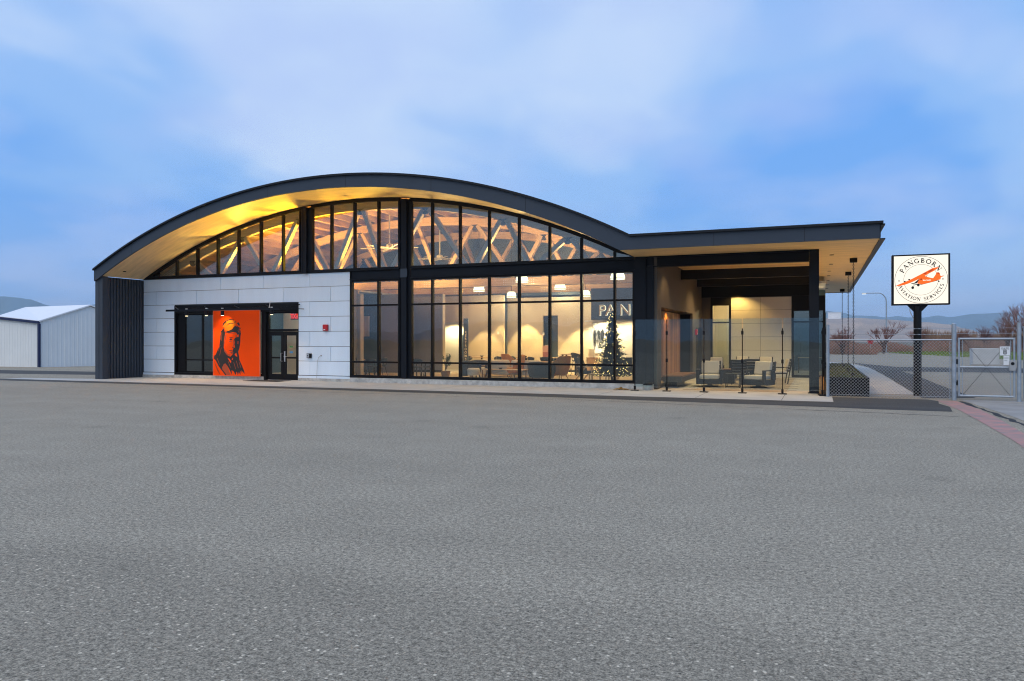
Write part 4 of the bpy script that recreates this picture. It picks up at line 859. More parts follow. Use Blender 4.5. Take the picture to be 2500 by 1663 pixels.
lv.location = (c0.x, 25.6, 0.01); OFF[lv.name] = Vector((c0.x, 25.6, 0.01)); k.build('leaves', M['leaves'], lv)
bkt = thing('footing_block', 'squat pale concrete block with a dark lid at the foot of the glass screen', 'concrete block', (-5.45, 25.6, 0.008))
MB().lathe([(0.0, 0.0), (0.15, 0.0), (0.165, 0.16), (0.16, 0.17), (0, 0.17)], (-5.42, 25.75, 0.009), 8).build('block', M['curb_concrete'], bkt); MB().lathe([(0, 0.171), (0.168, 0.171), (0.172, 0.27), (0, 0.27)], (-5.42, 25.75, 0.009), 8).build('lid', M['steel'], bkt)

# ================================================================== GLASS WIND SCREEN
YS = 25.35
posts = [W(px, 900, YS).x for px in (1550, 1628, 1718.5, 1812.4, 1910.3, 2008)]
gs = thing('glass_screen', 'clear glass wind screen on slim black posts across the patio front', 'glass screen', (-2.8, YS, 0.008))
for i, (a, b) in enumerate(zip(posts[:-1], posts[1:])):
    MB().box(a + 0.018, YS - 0.006, 0.13, b - 0.018, YS + 0.006, 2.405).build('glass_pane', M['clear'], gs)
for i, x in enumerate(posts):
    top = 2.40 if i < 3 else 2.09
    p = MB(); p.cyl((x, YS, 0.03), (x, YS, top), 0.016, 8); p.box(x - 0.13, YS - 0.09, 0.009, x + 0.13, YS + 0.09, 0.035); po_ = p.build('post', M['black'], gs)
    for z in (0.11, 1.04, 1.95): MB().box(x - 0.034, YS - 0.03, z - 0.06, x + 0.034, YS + 0.03, z + 0.06).build('clamp', M['black'], po_)
sp2 = thing('screen_post', 'lone slim black post with clamps right of the glass screen, by the fence post', 'post', (0.2, 25.2, 0.01))
x = W(2014, 900, 25.0).x
p = MB(); p.cyl((x, 25.0, 0.01), (x, 25.0, 2.12), 0.02, 8); p.box(x - 0.16, 24.93, 0.009, x + 0.1, 25.1, 0.035); p.build('pole', M['black'], sp2)
for z in (0.95, 1.97): MB().box(x - 0.05, 24.95, z - 0.09, x + 0.05, 25.05, z + 0.09).build('clamp', M['black'], sp2)

# ================================================================== PATIO FURNITURE
def club_chair():
    t = thing('club_chair', 'x', 'armchair')
    b = MB(); b.lathe([(0, 0), (0.30, 0), (0.30, 0.03), (0.10, 0.05), (0.08, 0.09), (0, 0.09)], (0, 0.02, 0), 20); b.build('swivel_base', M['char'], t, smooth=True)
    f = MB(); f.box(-0.36, -0.40, 0.10, 0.36, -0.37, 0.29); f.box(-0.36, -0.37, 0.10, 0.36, 0.36, 0.14); f.build('seat_box', M['char'], t, bevel=0.006, seg=1)
    for s in (-1, 1):
        a = MB(); x0, x1 = (s * 0.365, s * 0.46) if s > 0 else (-0.46, -0.365)
        a.box(x0, -0.42, 0.10, x1, -0.32, 0.60); a.box(x0, 0.22, 0.10, x1, 0.36, 0.60); a.box(x0, -0.319, 0.10, x1, 0.219, 0.29); a.box(x0 - 0.008, -0.43, 0.601, x1 + 0.008, 0.40, 0.635); a.build('arm', M['char'], t, bevel=0.005, seg=1)
    bk = MB(); R_ = Matrix.Rotation(math.radians(-14), 3, 'X')
    for i in range(5): bk.obox((0, 0.40 + i * 0.032, 0.34 + i * 0.13), (0.70, 0.03, 0.10), R_)
    bk.bar((-0.36, 0.36, 0.2), (-0.36, 0.56, 0.93), 0.035, 0.04); bk.bar((0.36, 0.36, 0.2), (0.36, 0.56, 0.93), 0.035, 0.04); bk.build('back_frame', M['char'], t)
    MB().box(-0.345, -0.42, 0.30, 0.345, 0.32, 0.45).build('seat_cushion', M['cushion'], t, bevel=0.045, seg=4, smooth=True)
    MB().obox((0, 0.36, 0.69), (0.64, 0.16, 0.50), R_).build('back_cushion', M['cushion'], t, bevel=0.06, seg=4, smooth=True)
    return t
def slat_chair(cushion=True):
    t = thing('slat_chair', 'x', 'chair'); R_ = Matrix.Rotation(math.radians(-12), 3, 'X')
    for sx in (-0.27, 0.27):
        MB().bar((sx, -0.26, 0), (sx, -0.26, 0.62), 0.04, 0.04).build('leg', M['char'], t); MB().bar((sx, 0.26, 0), (sx, 0.42, 0.96), 0.04, 0.04).build('leg', M['char'], t)
        MB().bar((sx, -0.30, 0.63), (sx, 0.36, 0.63), 0.055, 0.025).build('arm', M['char'], t)
    MB().box(-0.26, -0.27, 0.38, 0.26, 0.26, 0.42).build('seat', M['char'], t)
    b = MB()
    for i in range(5): b.obox((0, 0.315 + i * 0.026, 0.50 + i * 0.105), (0.50, 0.018, 0.085), R_)
    b.build('backrest', M['char'], t)
    if cushion:
        MB().box(-0.25, -0.27, 0.421, 0.25, 0.24, 0.50).build('seat_cushion', M['cushion'], t, bevel=0.025, seg=3, smooth=True)
        MB().obox((0, 0.27, 0.74), (0.50, 0.07, 0.46), R_).build('back_cushion', M['cushion'], t, bevel=0.03, seg=3, smooth=True)
    return t
cc = club_chair(); place(cc, -3.72, 28.55, 0.012, math.radians(4), 'left cream cushioned club chair facing out behind the glass screen', 'club chairs on the patio')
c2 = copy_tree(cc); place(c2, -2.02, 28.55, 0.012, math.radians(-24), 'right cream cushioned club chair turned left behind the glass screen', 'club chairs on the patio')
sc = slat_chair(); place(sc, W(1750, 900, 33.2).x, 33.2, 0.012, math.radians(10), 'cream cushioned chair beside the rear patio window', 'slatted patio chairs')
def sl2(px, Y, rz, lab): c_ = copy_tree(sc); place(c_, W(px, 900, Y).x, Y, 0.012, rz, lab, 'slatted patio chairs')
sl2(1806, 30.4, math.radians(180), 'dark slatted chair seen from behind, above the small side table'); sl2(1838, 31.4, math.radians(178), 'slatted chair seen from behind, between the table and the right club chair')
sl2(1903, 31.6, math.radians(-78), 'slatted chair in profile at the right end of the patio table'); sl2(1812, 35.2, 0.05, 'slatted chair at the far side of the left patio table'); sl2(1868, 35.2, -0.05, 'slatted chair at the far side of the right patio table')
def rect_table(name, w, d, h, mt, ml, leg=0.04, th=0.04, low=False):
    t = thing(name, 'x', 'table'); MB().box(-w / 2, -d / 2, h - th, w / 2, d / 2, h).build('table_top', mt, t, bevel=0.005, seg=1)
    for sx in (-1, 1):
        for sy in (-1, 1): x, y = sx * (w / 2 - leg), sy * (d / 2 - leg); MB().box(x - leg / 2, y - leg / 2, 0, x + leg / 2, y + leg / 2, h - th - 0.001).build('leg', ml, t)
    if low: MB().box(-w / 2 + leg, -d / 2 + 0.02, 0.03, w / 2 - leg, -d / 2 + 0.04, 0.055).build('stretcher', ml, t)
    return t
st = rect_table('side_table', 0.52, 0.50, 0.50, M['char'], M['char'], 0.025, 0.025, True); place(st, W(1790, 900, 28.35).x, 28.35, 0.012, 0.0, 'small dark metal side table between the two club chairs')
for px, lab in ((1815, 'left patio dining table with a brown top'), (1866, 'right patio dining table with a brown top')):
    tt = rect_table('patio_table', 0.95, 0.9, 0.76, M['walnut'], M['char'], 0.06, 0.05); place(tt, W(px, 900, 33.9).x, 33.9, 0.012, 0, lab, 'patio dining tables')
ft = thing('fire_table', 'low dark square table behind the left club chair', 'table', (W(1775, 900, 31.0).x, 31.0, 0.012)); o_ = ft.location
MB().box(o_.x - 0.30, 30.75, 0.013, o_.x + 0.30, 31.25, 0.55).build('cabinet', M['char'], ft, bevel=0.01); MB().box(o_.x - 0.33, 30.72, 0.551, o_.x + 0.33, 31.28, 0.585).build('table_top', M['walnut'], ft)
bn = thing('wall_bench', 'long wooden bench on a dark base in the patio niche', 'bench', (-4.85, 28.8, 0.008))
MB().box(PX + 0.002, 27.2, 0.40, -4.49, 30.4, 0.45).build('seat', M['walnut'], bn); MB().box(PX + 0.002, 27.21, 0.22, -4.52, 30.38, 0.399).build('apron_board', M['greige'], bn); MB().box(PX + 0.002, 27.6, 0.009, -4.75, 29.3, 0.219).build('base', M['black'], bn)
rg = thing('striped_rug', 'outdoor rug with thin dark stripes under the patio chairs', 'rug', (-2.7, 30, 0.009))
MB().box(-4.0, 26.3, 0.009, -1.0, 36.2, 0.0105).build('field', M['rug'], rg)
k = MB(); y = 26.45; i = 0
while y < 36:
    k.box(-4.35 + (i % 3) * 0.22, y, 0.0108, -1.15 + (i % 3) * 0.22 , y + 0.075, 0.0125); y += 0.42; i += 1
k.build('stripes', M['rug_dark'], rg)
for i, (px, w_) in enumerate(((1966, 0.0),)):
    dt = rect_table('desk', 1.2, 0.7, 0.75, M['oak'], M['char'], 0.03, 0.03); place(dt, -0.35, 39.3, FZ, 0, 'pale desk behind the right patio window')

# ================================================================== HALL FURNITURE
def shell_chair(h=0.45, back=0.80, m=None):
    m = m or M['darkshell']; t = thing('shell_chair', 'x', 'chair')
    MB().lathe([(0, h - 0.03), (0.18, h - 0.03), (0.225, h - 0.01), (0.225, h + 0.015), (0.17, h + 0.03), (0, h + 0.02)], (0, 0, 0), 18).build('seat', m, t, smooth=True)
    b = MB(); n = 14; vs = []; 
    for j in range(5):
        for i in range(n + 1):
            a = math.radians(-62 + 124 * i / n); f = j / 4; u = 1 - abs(2 * i / n - 1) ** 2.5 * (0.35 + 0.3 * abs(2 * f - 1))
            zz = (h + 0.12) + (back - h - 0.12) * (0.5 + (f - 0.5) * u); r_ = 0.235 + 0.05 * f
            b.v.append(Vector((math.sin(a) * r_, math.cos(a) * r_ , zz)))
    for j in range(4):
        for i in range(n): a = j * (n + 1) + i; b.f.append((a, a + 1, a + n + 2, a + n + 1))
    o = b.build('backrest', m, t, smooth=True); md = o.modifiers.new('thick', 'SOLIDIFY'); md.thickness = 0.025
    for sx in (-1, 1):
        MB().cyl((sx * 0.13, -0.12, h - 0.02), (sx * 0.19, -0.2, 0), 0.014, 8).build('leg', M['char'], t); MB().cyl((sx * 0.13, 0.12, h - 0.02), (sx * 0.19, 0.22, 0), 0.014, 8).build('leg', M['char'], t)
        MB().cyl((sx * 0.12, 0.17, h), (sx * 0.12, 0.235, h + 0.2), 0.012, 6).build('back_strut', M['char'], t)
    return t
sh = shell_chair(); place(sh, W(1152, 900, 34.0).x, 34.0, FZ, math.radians(80), 'dark round backed chair left of the dining table by the restrooms sign', 'dark shell chairs in the hall')
def shc(px, Y, deg, lab): c_ = copy_tree(sh); place(c_, W(px, 900, Y).x, Y, FZ, math.radians(deg), lab, 'dark shell chairs in the hall')
shc(1203, 34.0, -80, 'dark round backed chair right of the dining table by the restrooms sign'); shc(1226, 33.2, 160, 'dark round backed chair left of the far tan wing chair')
shc(1302, 33.6, 150, 'dark round backed chair before the bright scalloped wall'); shc(1278, 32.8, 185, 'dark round backed chair right of the far tan wing chair'); shc(1356, 33.4, 110, 'dark round backed chair before the slate service door')
shc(1018, 28.1, 200, 'large dark chair behind the first pane right of the black column'); shc(1046, 28.4, -70, 'dark chair facing left beside the potted plant'); shc(884, 28.6, 110, 'dark chair at the left edge of the narrow glass bay'); shc(908, 28.0, 190, 'middle dark chair in the narrow glass bay'); shc(930, 28.8, -90, 'rightmost dark chair in the narrow glass bay')
shc(1331, 33.2, 200, 'dark round backed chair right of the pink drink dispenser'); shc(1381, 34.2, 140, 'dark round backed chair left of the high oak table'); shc(1262, 34.4, 95, 'dark round backed chair left of the small oak table')
bs = shell_chair(0.66, 1.02, M['greyfab']); bs.name = 'bar_stool'; place(bs, W(1409, 900, 32.4).x, 32.4, FZ, math.radians(150), 'tall grey round backed stool at the high table'); bs['category'] = 'stool'
def table(px, Y, w, d, h, mt, ml, lab, leg=0.035, name='dining_table'): tt = rect_table(name, w, d, h, mt, ml, leg, 0.03); place(tt, W(px, 900, Y).x, Y, FZ, 0, lab)
def pedestal(px, Y, w, h, lab):
    x = W(px, 900, Y).x; t = thing('pedestal_table', lab, 'table', (x, Y, FZ)); MB().box(x - w / 2, Y - 0.35, FZ + h - 0.03, x + w / 2, Y + 0.35, FZ + h).build('table_top', M['oak'], t); MB().cyl((x, Y, FZ + 0.02), (x, Y, FZ + h - 0.03), 0.045, 10).build('column', M['black'], t); MB().lathe([(0, 0.025), (0.25, 0.02), (0.26, 0), (0, 0)], (x, Y, FZ), 16).build('base', M['black'], t)
pedestal(1176, 34.1, 0.95, 0.76, 'oak dining table on a black column by the restrooms sign'); pedestal(1283, 34.3, 0.8, 0.76, 'small oak table right of the far tan wing chair')
table(1338, 32.0, 0.9, 0.6, 0.62, M['oak'], M['char'], 'low oak table behind the charcoal tub chair', name='low_table'); pedestal(1356, 34.4, 0.7, 0.74, 'oak table below the slate service door')
table(1394, 33.0, 0.75, 0.7, 0.95, M['oak'], M['black'], 'high oak table on black legs beside the grey stool', 0.07, 'high_table')
table(1034, 28.9, 0.5, 0.5, 0.62, M['oak'], M['char'], 'small oak table between two dark chairs by the black column', name='low_table'); table(897, 29.3, 0.55, 0.55, 0.70, M['oak'], M['char'], 'oak table in the narrow glass bay', name='low_table')
table(1231, 28.3, 1.75, 0.6, 0.40, M['oak'], M['walnut'], 'long low oak coffee table in front of the cream sofas', name='coffee_table'); table(1178, 29.4, 0.5, 0.4, 0.50, M['oak'], M['walnut'], 'small oak side table beside the grey armchair', name='side_table')
def armchair(m, m2, w=0.85):
    t = thing('tub_armchair', 'x', 'armchair'); b = MB(); n = 22
    for j, (zf, r) in enumerate(((0.12, 0.36), (0.30, 0.41), (0.52, 0.43), (0.72, 0.435), (0.74, 0.40), (0.70, 0.35), (0.40, 0.33), (0.34, 0.32))):
        for i in range(n + 1):
            a = math.radians(-118 + 236 * i / n); drop = (abs(2 * i / n - 1) ** 2) * 0.17 * (1 if j in (2, 3, 4, 5) else 0)
            b.v.append(Vector((math.sin(a) * r * w / 0.85, math.cos(a) * r, zf - drop)))
    for j in range(7):
        for i in range(n): a = j * (n + 1) + i; b.f.append((a, a + 1, a + n + 2, a + n + 1))
    b.build('shell', m, t, smooth=True); MB().lathe([(0, 0.14), (0.33, 0.14), (0.35, 0.2), (0.35, 0.38), (0.30, 0.43), (0, 0.44)], (0, -0.04, 0), 20).build('seat_cushion', m2, t, smooth=True)
    for sx in (-1, 1):
        for sy in (-1, 1): MB().cyl((sx * 0.24, sy * 0.24, 0.14), (sx * 0.28, sy * 0.28, 0), 0.018, 6).build('leg', M['walnut'], t)
    return t
ga = armchair(M['greyfab'], M['cream']); place(ga, W(1150, 900, 28.2).x, 28.2, FZ, math.radians(65), 'dark grey tub armchair with a cream seat, right of the restrooms sign')
ga2 = copy_tree(ga); place(ga2, W(1168, 900, 29.1).x, 29.1, FZ, math.radians(20), 'dark grey tub armchair with a cream seat, behind another one')
ga3 = armchair(M['greyfab'], M['greyfab'], 1.15); place(ga3, W(1322, 900, 27.75).x, 27.75, FZ, math.radians(170), 'wide charcoal tub armchair with its back to the glass')
def sofa(w):
    t = thing('sofa', 'x', 'sofa'); MB().box(-w / 2, -0.4, 0.10, w / 2, 0.4, 0.28).build('base', M['cream'], t, bevel=0.03, seg=3, smooth=True); MB().box(-w / 2 + 0.02, -0.42, 0.285, w / 2 - 0.02, 0.25, 0.44).build('seat_cushion', M['cream'], t, bevel=0.05, seg=4, smooth=True)
    MB().box(-w / 2, 0.22, 0.29, w / 2, 0.46, 0.74).build('backrest', M['cream'], t, bevel=0.09, seg=5, smooth=True)
    for s in (-1, 1): MB().box(s * w / 2 - 0.1, -0.38, 0.29, s * w / 2 + 0.1, 0.2, 0.60).build('arm', M['cream'], t, bevel=0.08, seg=4, smooth=True)
    for sx in (-1, 1):
        for sy in (-1, 1): x_, y_ = sx * (w / 2 - 0.1), sy * 0.3; MB().cyl((x_, y_, 0), (x_, y_, 0.1), 0.02, 6).build('leg', M['walnut'], t)
    return t
s1 = sofa(1.35); place(s1, W(1213, 900, 30.2).x, 30.2, FZ, math.radians(185), 'cream sofa behind the long coffee table', 'cream sofas'); s2 = copy_tree(s1); place(s2, W(1293, 900, 29.9).x, 29.9, FZ, math.radians(176), 'cream sofa left of the charcoal tub armchair', 'cream sofas')
def wing():
    t = thing('wing_chair', 'x', 'armchair'); b = MB(); n = 22
    rowsv = [(0.20, 0.22, 0), (0.36, 0.34, 0), (0.62, 0.40, 0.10), (0.95, 0.42, 0.42), (0.97, 0.39, 0.44), (0.60, 0.36, 0.10), (0.40, 0.28, 0)]
    for zf, r, dr in rowsv:
        for i in range(n + 1):
            u = abs(2 * i / n - 1); a = math.radians(-112 + 224 * i / n); b.v.append(Vector((math.sin(a) * r, math.cos(a) * r, zf - dr * max(0, u - 0.35) / 0.65)))
    for j in range(len(rowsv) - 1):
        for i in range(n): a = j * (n + 1) + i; b.f.append((a, a + 1, a + n + 2, a + n + 1))
    b.build('shell', M['tan'], t, smooth=True); MB().lathe([(0, 0.20), (0.24, 0.20), (0.32, 0.28), (0.33, 0.40), (0.28, 0.44), (0, 0.45)], (0, -0.04, 0), 20).build('seat_cushion', M['tan'], t, smooth=True)
    for sx in (-1, 1):
        for sy in (-1, 1): MB().cyl((sx * 0.15, sy * 0.15, 0.22), (sx * 0.24, sy * 0.24, 0), 0.016, 6).build('leg', M['walnut'], t)
    return t
wc = wing(); place(wc, W(1246, 900, 31.6).x, 31.6, FZ, math.radians(150), 'far tan leather wing chair behind the cream sofa', 'tan wing chairs'); wc2 = copy_tree(wc); place(wc2, W(1368, 900, 28.3).x, 28.3, FZ, math.radians(-125), 'near tan leather wing chair close to the glass', 'tan wing chairs')
wc3 = copy_tree(wc); place(wc3, W(1258, 900, 29.4).x, 29.4, FZ, math.radians(-60), 'tan leather wing chair between the two cream sofas', 'tan wing chairs')
def lounge(px, Y, rz, lab, first=None):
    if first: t = copy_tree(first)
    else:
        t = thing('wood_lounge_chair', 'x', 'lounge chair'); R_ = Matrix.Rotation(math.radians(-24), 3, 'X')
        for sx in (-1, 1):
            f_ = MB(); f_.bar((sx * 0.3, -0.33, 0), (sx * 0.3, -0.28, 0.55), 0.03, 0.045); f_.bar((sx * 0.3, 0.45, 0), (sx * 0.3, -0.05, 0.56), 0.03, 0.045); f_.bar((sx * 0.3, -0.36, 0.57), (sx * 0.3, 0.36, 0.54), 0.05, 0.03); f_.build('side_frame', M['oak'], t)
        MB().obox((0, 0, 0.33), (0.54, 0.58, 0.10), Matrix.Rotation(math.radians(-8), 3, 'X')).build('seat', M['greyfab'], t, bevel=0.02); MB().obox((0, 0.38, 0.62), (0.54, 0.09, 0.60), R_).build('backrest', M['greyfab'], t, bevel=0.02)
    place(t, W(px, 900, Y).x, Y, FZ, math.radians(rz), lab, 'oak lounge chairs'); return t
l1 = lounge(1438, 28.4, 75, 'oak framed lounge chair in profile left of the decorated tree'); lounge(1528, 29.6, 190, 'oak framed lounge chair half hidden behind the decorated tree', l1)
table(1463, 27.5, 0.7, 0.5, 0.32, M['oak'], M['oak'], 'low oak table at the foot of the decorated tree', name='low_table')
for px, Y, h, lab in ((1176, 34.0, 0.761, 'small dark bowl on the oak dining table by the restrooms sign'), (1222, 28.3, 0.401, 'small dark bowl on the long coffee table'), (1283, 34.2, 0.761, 'small dark bowl on the small oak table')):
    x = W(px, 900, Y).x; tag(MB().lathe([(0, 0.01), (0.04, 0.0), (0.10, 0.06), (0.09, 0.06), (0.035, 0.02), (0, 0.02)], (x, Y, FZ + h), 14).build('bowl', M['char'], smooth=True), lab, 'bowl')
# potted plant
px_, Y_ = 1088, 28.2; x_ = W(px_, 900, Y_).x
pt = thing('potted_plant', 'leafy green plant in a square dark pot near the restrooms sign', 'plant', (x_, Y_, FZ))
MB().add([(x_ - 0.11, Y_ - 0.11, FZ), (x_ + 0.11, Y_ - 0.11, FZ), (x_ + 0.11, Y_ + 0.11, FZ), (x_ - 0.11, Y_ + 0.11, FZ), (x_ - 0.15, Y_ - 0.15, FZ + 0.3), (x_ + 0.15, Y_ - 0.15, FZ + 0.3), (x_ + 0.15, Y_ + 0.15, FZ + 0.3), (x_ - 0.15, Y_ + 0.15, FZ + 0.3)], [(0, 1, 5, 4), (1, 2, 6, 5), (2, 3, 7, 6), (3, 0, 4, 7), (4, 5, 6, 7)]).build('pot', M['walnut'], pt)
stm = MB(); lf = MB()
for i in range(11):
    a = random.uniform(0, 6.28); sp_ = random.uniform(0.05, 0.32); top = Vector((x_ + math.cos(a) * sp_, Y_ + math.sin(a) * sp_ * 0.7, FZ + random.uniform(0.55, 1.0))); b0 = Vector((x_, Y_, FZ + 0.3)); mid_ = (b0 + top) / 2 + Vector((0, 0, 0.1))
    stm.tube([b0, mid_, top], 0.008, 5)
    for k_ in range(26):
        c0 = mid_ + (top - mid_) * random.uniform(0.1, 1.1); R_ = Matrix.Rotation(random.uniform(0, 6.28), 3, 'Z') @ Matrix.Rotation(random.uniform(-.9, .9), 3, 'X'); s = random.uniform(0.035, 0.075)
        lf.add([c0 + R_ @ Vector(v) for v in ((0, 0, 0), (-s * 0.35, s * 0.6, 0.01), (0, s * 1.5, 0), (s * 0.35, s * 0.6, 0.01))], [(0, 1, 2, 3)])
stm.build('stem', M['bark'], pt); lf.build('foliage', M['leaf'], pt)
# decorated tree
TX, TY = W(1494, 900, 28.0).x, 28.0
ct = thing('christmas_tree', 'tall decorated fir covered in small warm lights behind the glass', 'Christmas tree', (TX, TY, FZ))
TH, TR = 2.72, 0.72
MB().cyl((TX, TY, FZ), (TX, TY, FZ + 2.6), 0.045, 8, 0.008).build('trunk', M['bark'], ct)
cr = MB()
cr.lathe([(TR * 0.62, 0.30), (TR * 0.42, 1.1), (TR * 0.2, 1.9), (0.01, 2.55), (0.0, 2.56)], (TX, TY, FZ), 14)
for i in range(8500):
    h = random.random() ** 1.35; z = FZ + 0.22 + h * (TH - 0.28); R0 = TR * (1 - h) ** 0.93 + 0.03; lay = 0.80 + 0.20 * math.sin(h * 60); a = random.uniform(0, 6.28)
    rr = R0 * lay * random.uniform(0.35, 1.12); d = Vector((math.cos(a), math.sin(a), random.uniform(-0.35, 0.25))).normalized(); p = Vector((TX + math.cos(a) * rr, TY + math.sin(a) * rr, z)); L_ = random.uniform(0.07, 0.16); s = Vector((-d.y, d.x, random.uniform(-.6, .6))).normalized() * random.uniform(0.012, 0.028)
    cr.add([p - d * L_ * 0.5 - s, p - d * L_ * 0.5 + s, p + d * L_ * 0.6], [(0, 1, 2)])
cr.build('crown', M['fir'], ct)
fl = MB(); n = 0
for i in range(250):
    h = random.random() ** 1.5; a = random.uniform(math.pi, 2 * math.pi) if random.random() < 0.75 else random.uniform(0, 6.28); R0 = (TR * (1 - h) ** 0.93 + 0.03) * random.uniform(0.86, 1.05); fl.sphere((TX + math.cos(a) * R0, TY + math.sin(a) * R0, FZ + 0.24 + h * (TH - 0.3)), random.uniform(0.009, 0.015), 6)
tag(fl.build('fairy_lights', M['fairy'], ct), kind='stuff')
# ---- restrooms blade sign, letters
RX0, RX1, RYY = W(1131.5, 800, 33.6).x, W(1142.5, 800, 33.6).x, 33.6
rs = thing('restrooms_sign', 'tall slate blade sign with pale vertical letters', 'sign', ((RX0 + RX1) / 2, RYY, FZ))
MB().box(RX0, RYY, FZ, RX1, RYY + 0.06, 2.78).build('board', M['slate'], rs)
ltrs = 'RESTROOMS'
for i, ch_ in enumerate(ltrs): text_mesh(ch_, 0.165, 'letter', M['cream_letter'], rs, ((RX0 + RX1) / 2, RYY - 0.004, 2.10 - i * 0.165), (1, 0, 0), (0, 0, 1), 0.006, bold=0.003)
lg = thing('halo_letters', 'large gold letters with glowing halos on the slate feature wall', 'lettering', (-6.5, 34.15, 2.8))
zc0 = W(1470, 759, 34.1).z
for ch_, px in (('P', 1468.5), ('A', 1489), ('N', 1525), ('G', 1560)):
    x = W(px, 759, 34.1).x; text_mesh(ch_, 0.70, 'halo', M['halo'], lg, (x + 0.012, 34.185, zc0), (1, 0, 0), (0, 0, 1), 0.004, bold=0.012); text_mesh(ch_, 0.70, 'letter', M['gold'], lg, (x, 34.13, zc0), (1, 0, 0), (0, 0, 1), 0.03)
# ---- small things by the back wall
dsx = W(1334, 900, 35.3).x
ds = thing('drink_dispenser', 'tall glass drink dispenser with pink contents before the slate door', 'dispenser', (dsx, 35.3, FZ + 0.76)); MB().box(dsx - 0.16, 35.2, FZ + 0.76, dsx + 0.16, 35.5, FZ + 1.0).build('tank', mat('pink_drink', (0.32, 0.12, 0.11), 0.3), ds); MB().box(dsx - 0.15, 35.2, FZ + 1.001, dsx + 0.15, 35.49, FZ + 1.3).build('upper_tank', mat('pale_tank', (0.45, 0.26, 0.24), 0.3), ds); MB().cyl((dsx, 35.35, FZ + 1.301), (dsx, 35.35, FZ + 1.34), 0.1, 10).build('lid', M['alu'], ds)
ct2 = rect_table('console_table', 0.9, 0.4, 0.75, M['slate'], M['slate'], 0.05, 0.03); place(ct2, dsx + 0.15, 35.35, FZ, 0, 'slate console table carrying the drink dispenser')
ax = W(1461, 900, 35.7).x
wa = thing('wall_art', 'tall white wall panel with dark drooping branches beside the decorated tree', 'wall art', (ax, 35.75, 1.2)); MB().box(ax - 0.33, 35.76, 1.05, ax + 0.36, 35.79, 2.55).build('panel', M['white'], wa)
k = MB()
for i in range(130):
    x0 = ax + random.uniform(-.28, .28); z0 = random.uniform(1.9, 2.45); k.tube([(x0, 35.752, z0), (x0 + random.uniform(-.06, .06), 35.750, z0 - 0.25), (x0 + random.uniform(-.09, .09), 35.752, z0 - random.uniform(.4, .8))], random.uniform(0.003, 0.008), 3)
k.build('branches', M['char'], wa)
cbn = thing('cabinet', 'orange oak cabinet left of the decorated tree', 'cabinet', (ax - 0.1, 35.0, FZ)); MB().box(ax - 0.36, 34.9, FZ, ax + 0.2, 35.3, FZ + 0.72).build('carcass', M['oak'], cbn); MB().box(ax - 0.38, 34.88, FZ + 0.721, ax + 0.22, 35.32, FZ + 0.75).build('table_top', M['walnut'], cbn)
fr_ = thing('lit_notice', 'small pale upright card standing on the oak cabinet', 'card', (ax - 0.12, 35.1, FZ + 0.75)); MB().box(ax - 0.32, 35.08, FZ + 0.751, ax - 0.02, 35.1, FZ + 1.15).build('card', M['cushion'], fr_)

# ================================================================== RIGHT SIDE: CHAINS, PLANTER, SIGN, FENCE
for i, (x, y, z1, lab) in enumerate(((1.13, 29.5, 0.75, 'nearest rain chain under the canopy edge, at the right'), (1.15, 35.3, 0.68, 'middle rain chain under the canopy edge'), (1.22, 47.0, 0.35, 'farthest rain chain under the canopy edge, at the left'))):
    rc = thing('rain_chain', lab, 'rain chain', (x, y, z1), 'rain chains hanging from the canopy')
    MB().box(x - 0.12, y - 0.12, 4.47, x + 0.12, y + 0.12, 4.614).build('bracket', M['black'], rc)
    k = MB(); z = 4.44; j = 0
    while z > z1:
        pts = [(x + (0.022 * math.cos(t) if j % 2 else 0), y + (0 if j % 2 else 0.022 * math.cos(t)), z + 0.042 * math.sin(t)) for t in [q * math.pi / 4 for q in range(9)]]
        k.tube(pts, 0.0085, 5, caps=False); z -= 0.066; j += 1
    k.build('links', M['black'], rc)
pn_ = thing('planter_box', 'long low black steel planter with sparse green plants', 'planter', (0.85, 33, 0))
k = MB(); k.box(0.27, 25.3, 0.0, 1.41, 25.34, 0.57); k.box(0.27, 25.341, 0, 0.31, 41, 0.57); k.box(1.37, 25.341, 0, 1.41, 41, 0.57); k.box(0.311, 40.96, 0, 1.369, 41, 0.57); k.build('box', M['black'], pn_)
MB().box(0.312, 25.342, 0.0, 1.368, 40.95, 0.46).build('soil', M['dirt'], pn_)
k = MB()
for i in range(5200):
    x, y = random.uniform(0.36, 1.34), 25.4 + random.random() ** 1.5 * 15.4; R_ = Matrix.Rotation(random.uniform(0, 6.28), 3, 'Z') @ Matrix.Rotation(random.uniform(-.8, .8), 3, 'X'); s = random.uniform(0.03, 0.09); z = 0.47 + random.random() ** 2 * 0.12
    k.add([Vector((x, y, z)) + R_ @ Vector(v) for v in ((-s * 0.3, 0, 0), (s * 0.3, 0, 0), (0, s, 0.03))], [(0, 1, 2)])
k.build('plants', M['planterplant'], pn_)
for i, (y, e_, lab) in enumerate(((26.6, 170, 'added small black uplight at the near end of the planter'), (31.0, 190, 'added small black uplight midway along the planter'), (36.5, 170, 'added small black uplight at the far end of the planter'))):  # fixtures and lamps added to brighten the canopy soffit from below
    ul = thing('added_uplight', lab, 'uplight', (1.0, y, 0.46), 'uplights added in the planter')
    MB().lathe([(0.0, 0.0), (0.05, 0.0), (0.05, 0.20), (0.042, 0.20), (0.042, 0.07), (0.0, 0.07)], (1.0, y, 0.461), 12).build('housing', M['black'], ul); MB().cyl((1.0, y, 0.532), (1.0, y, 0.536), 0.040, 12).build('lens', M['can_glow'], ul)
    spot('added_uplight_lamp', (1.0, y, 0.67), (0.85, y + 0.3, 4.6), e_, (1, 0.66, 0.24), 130, 0.9, 0.05)
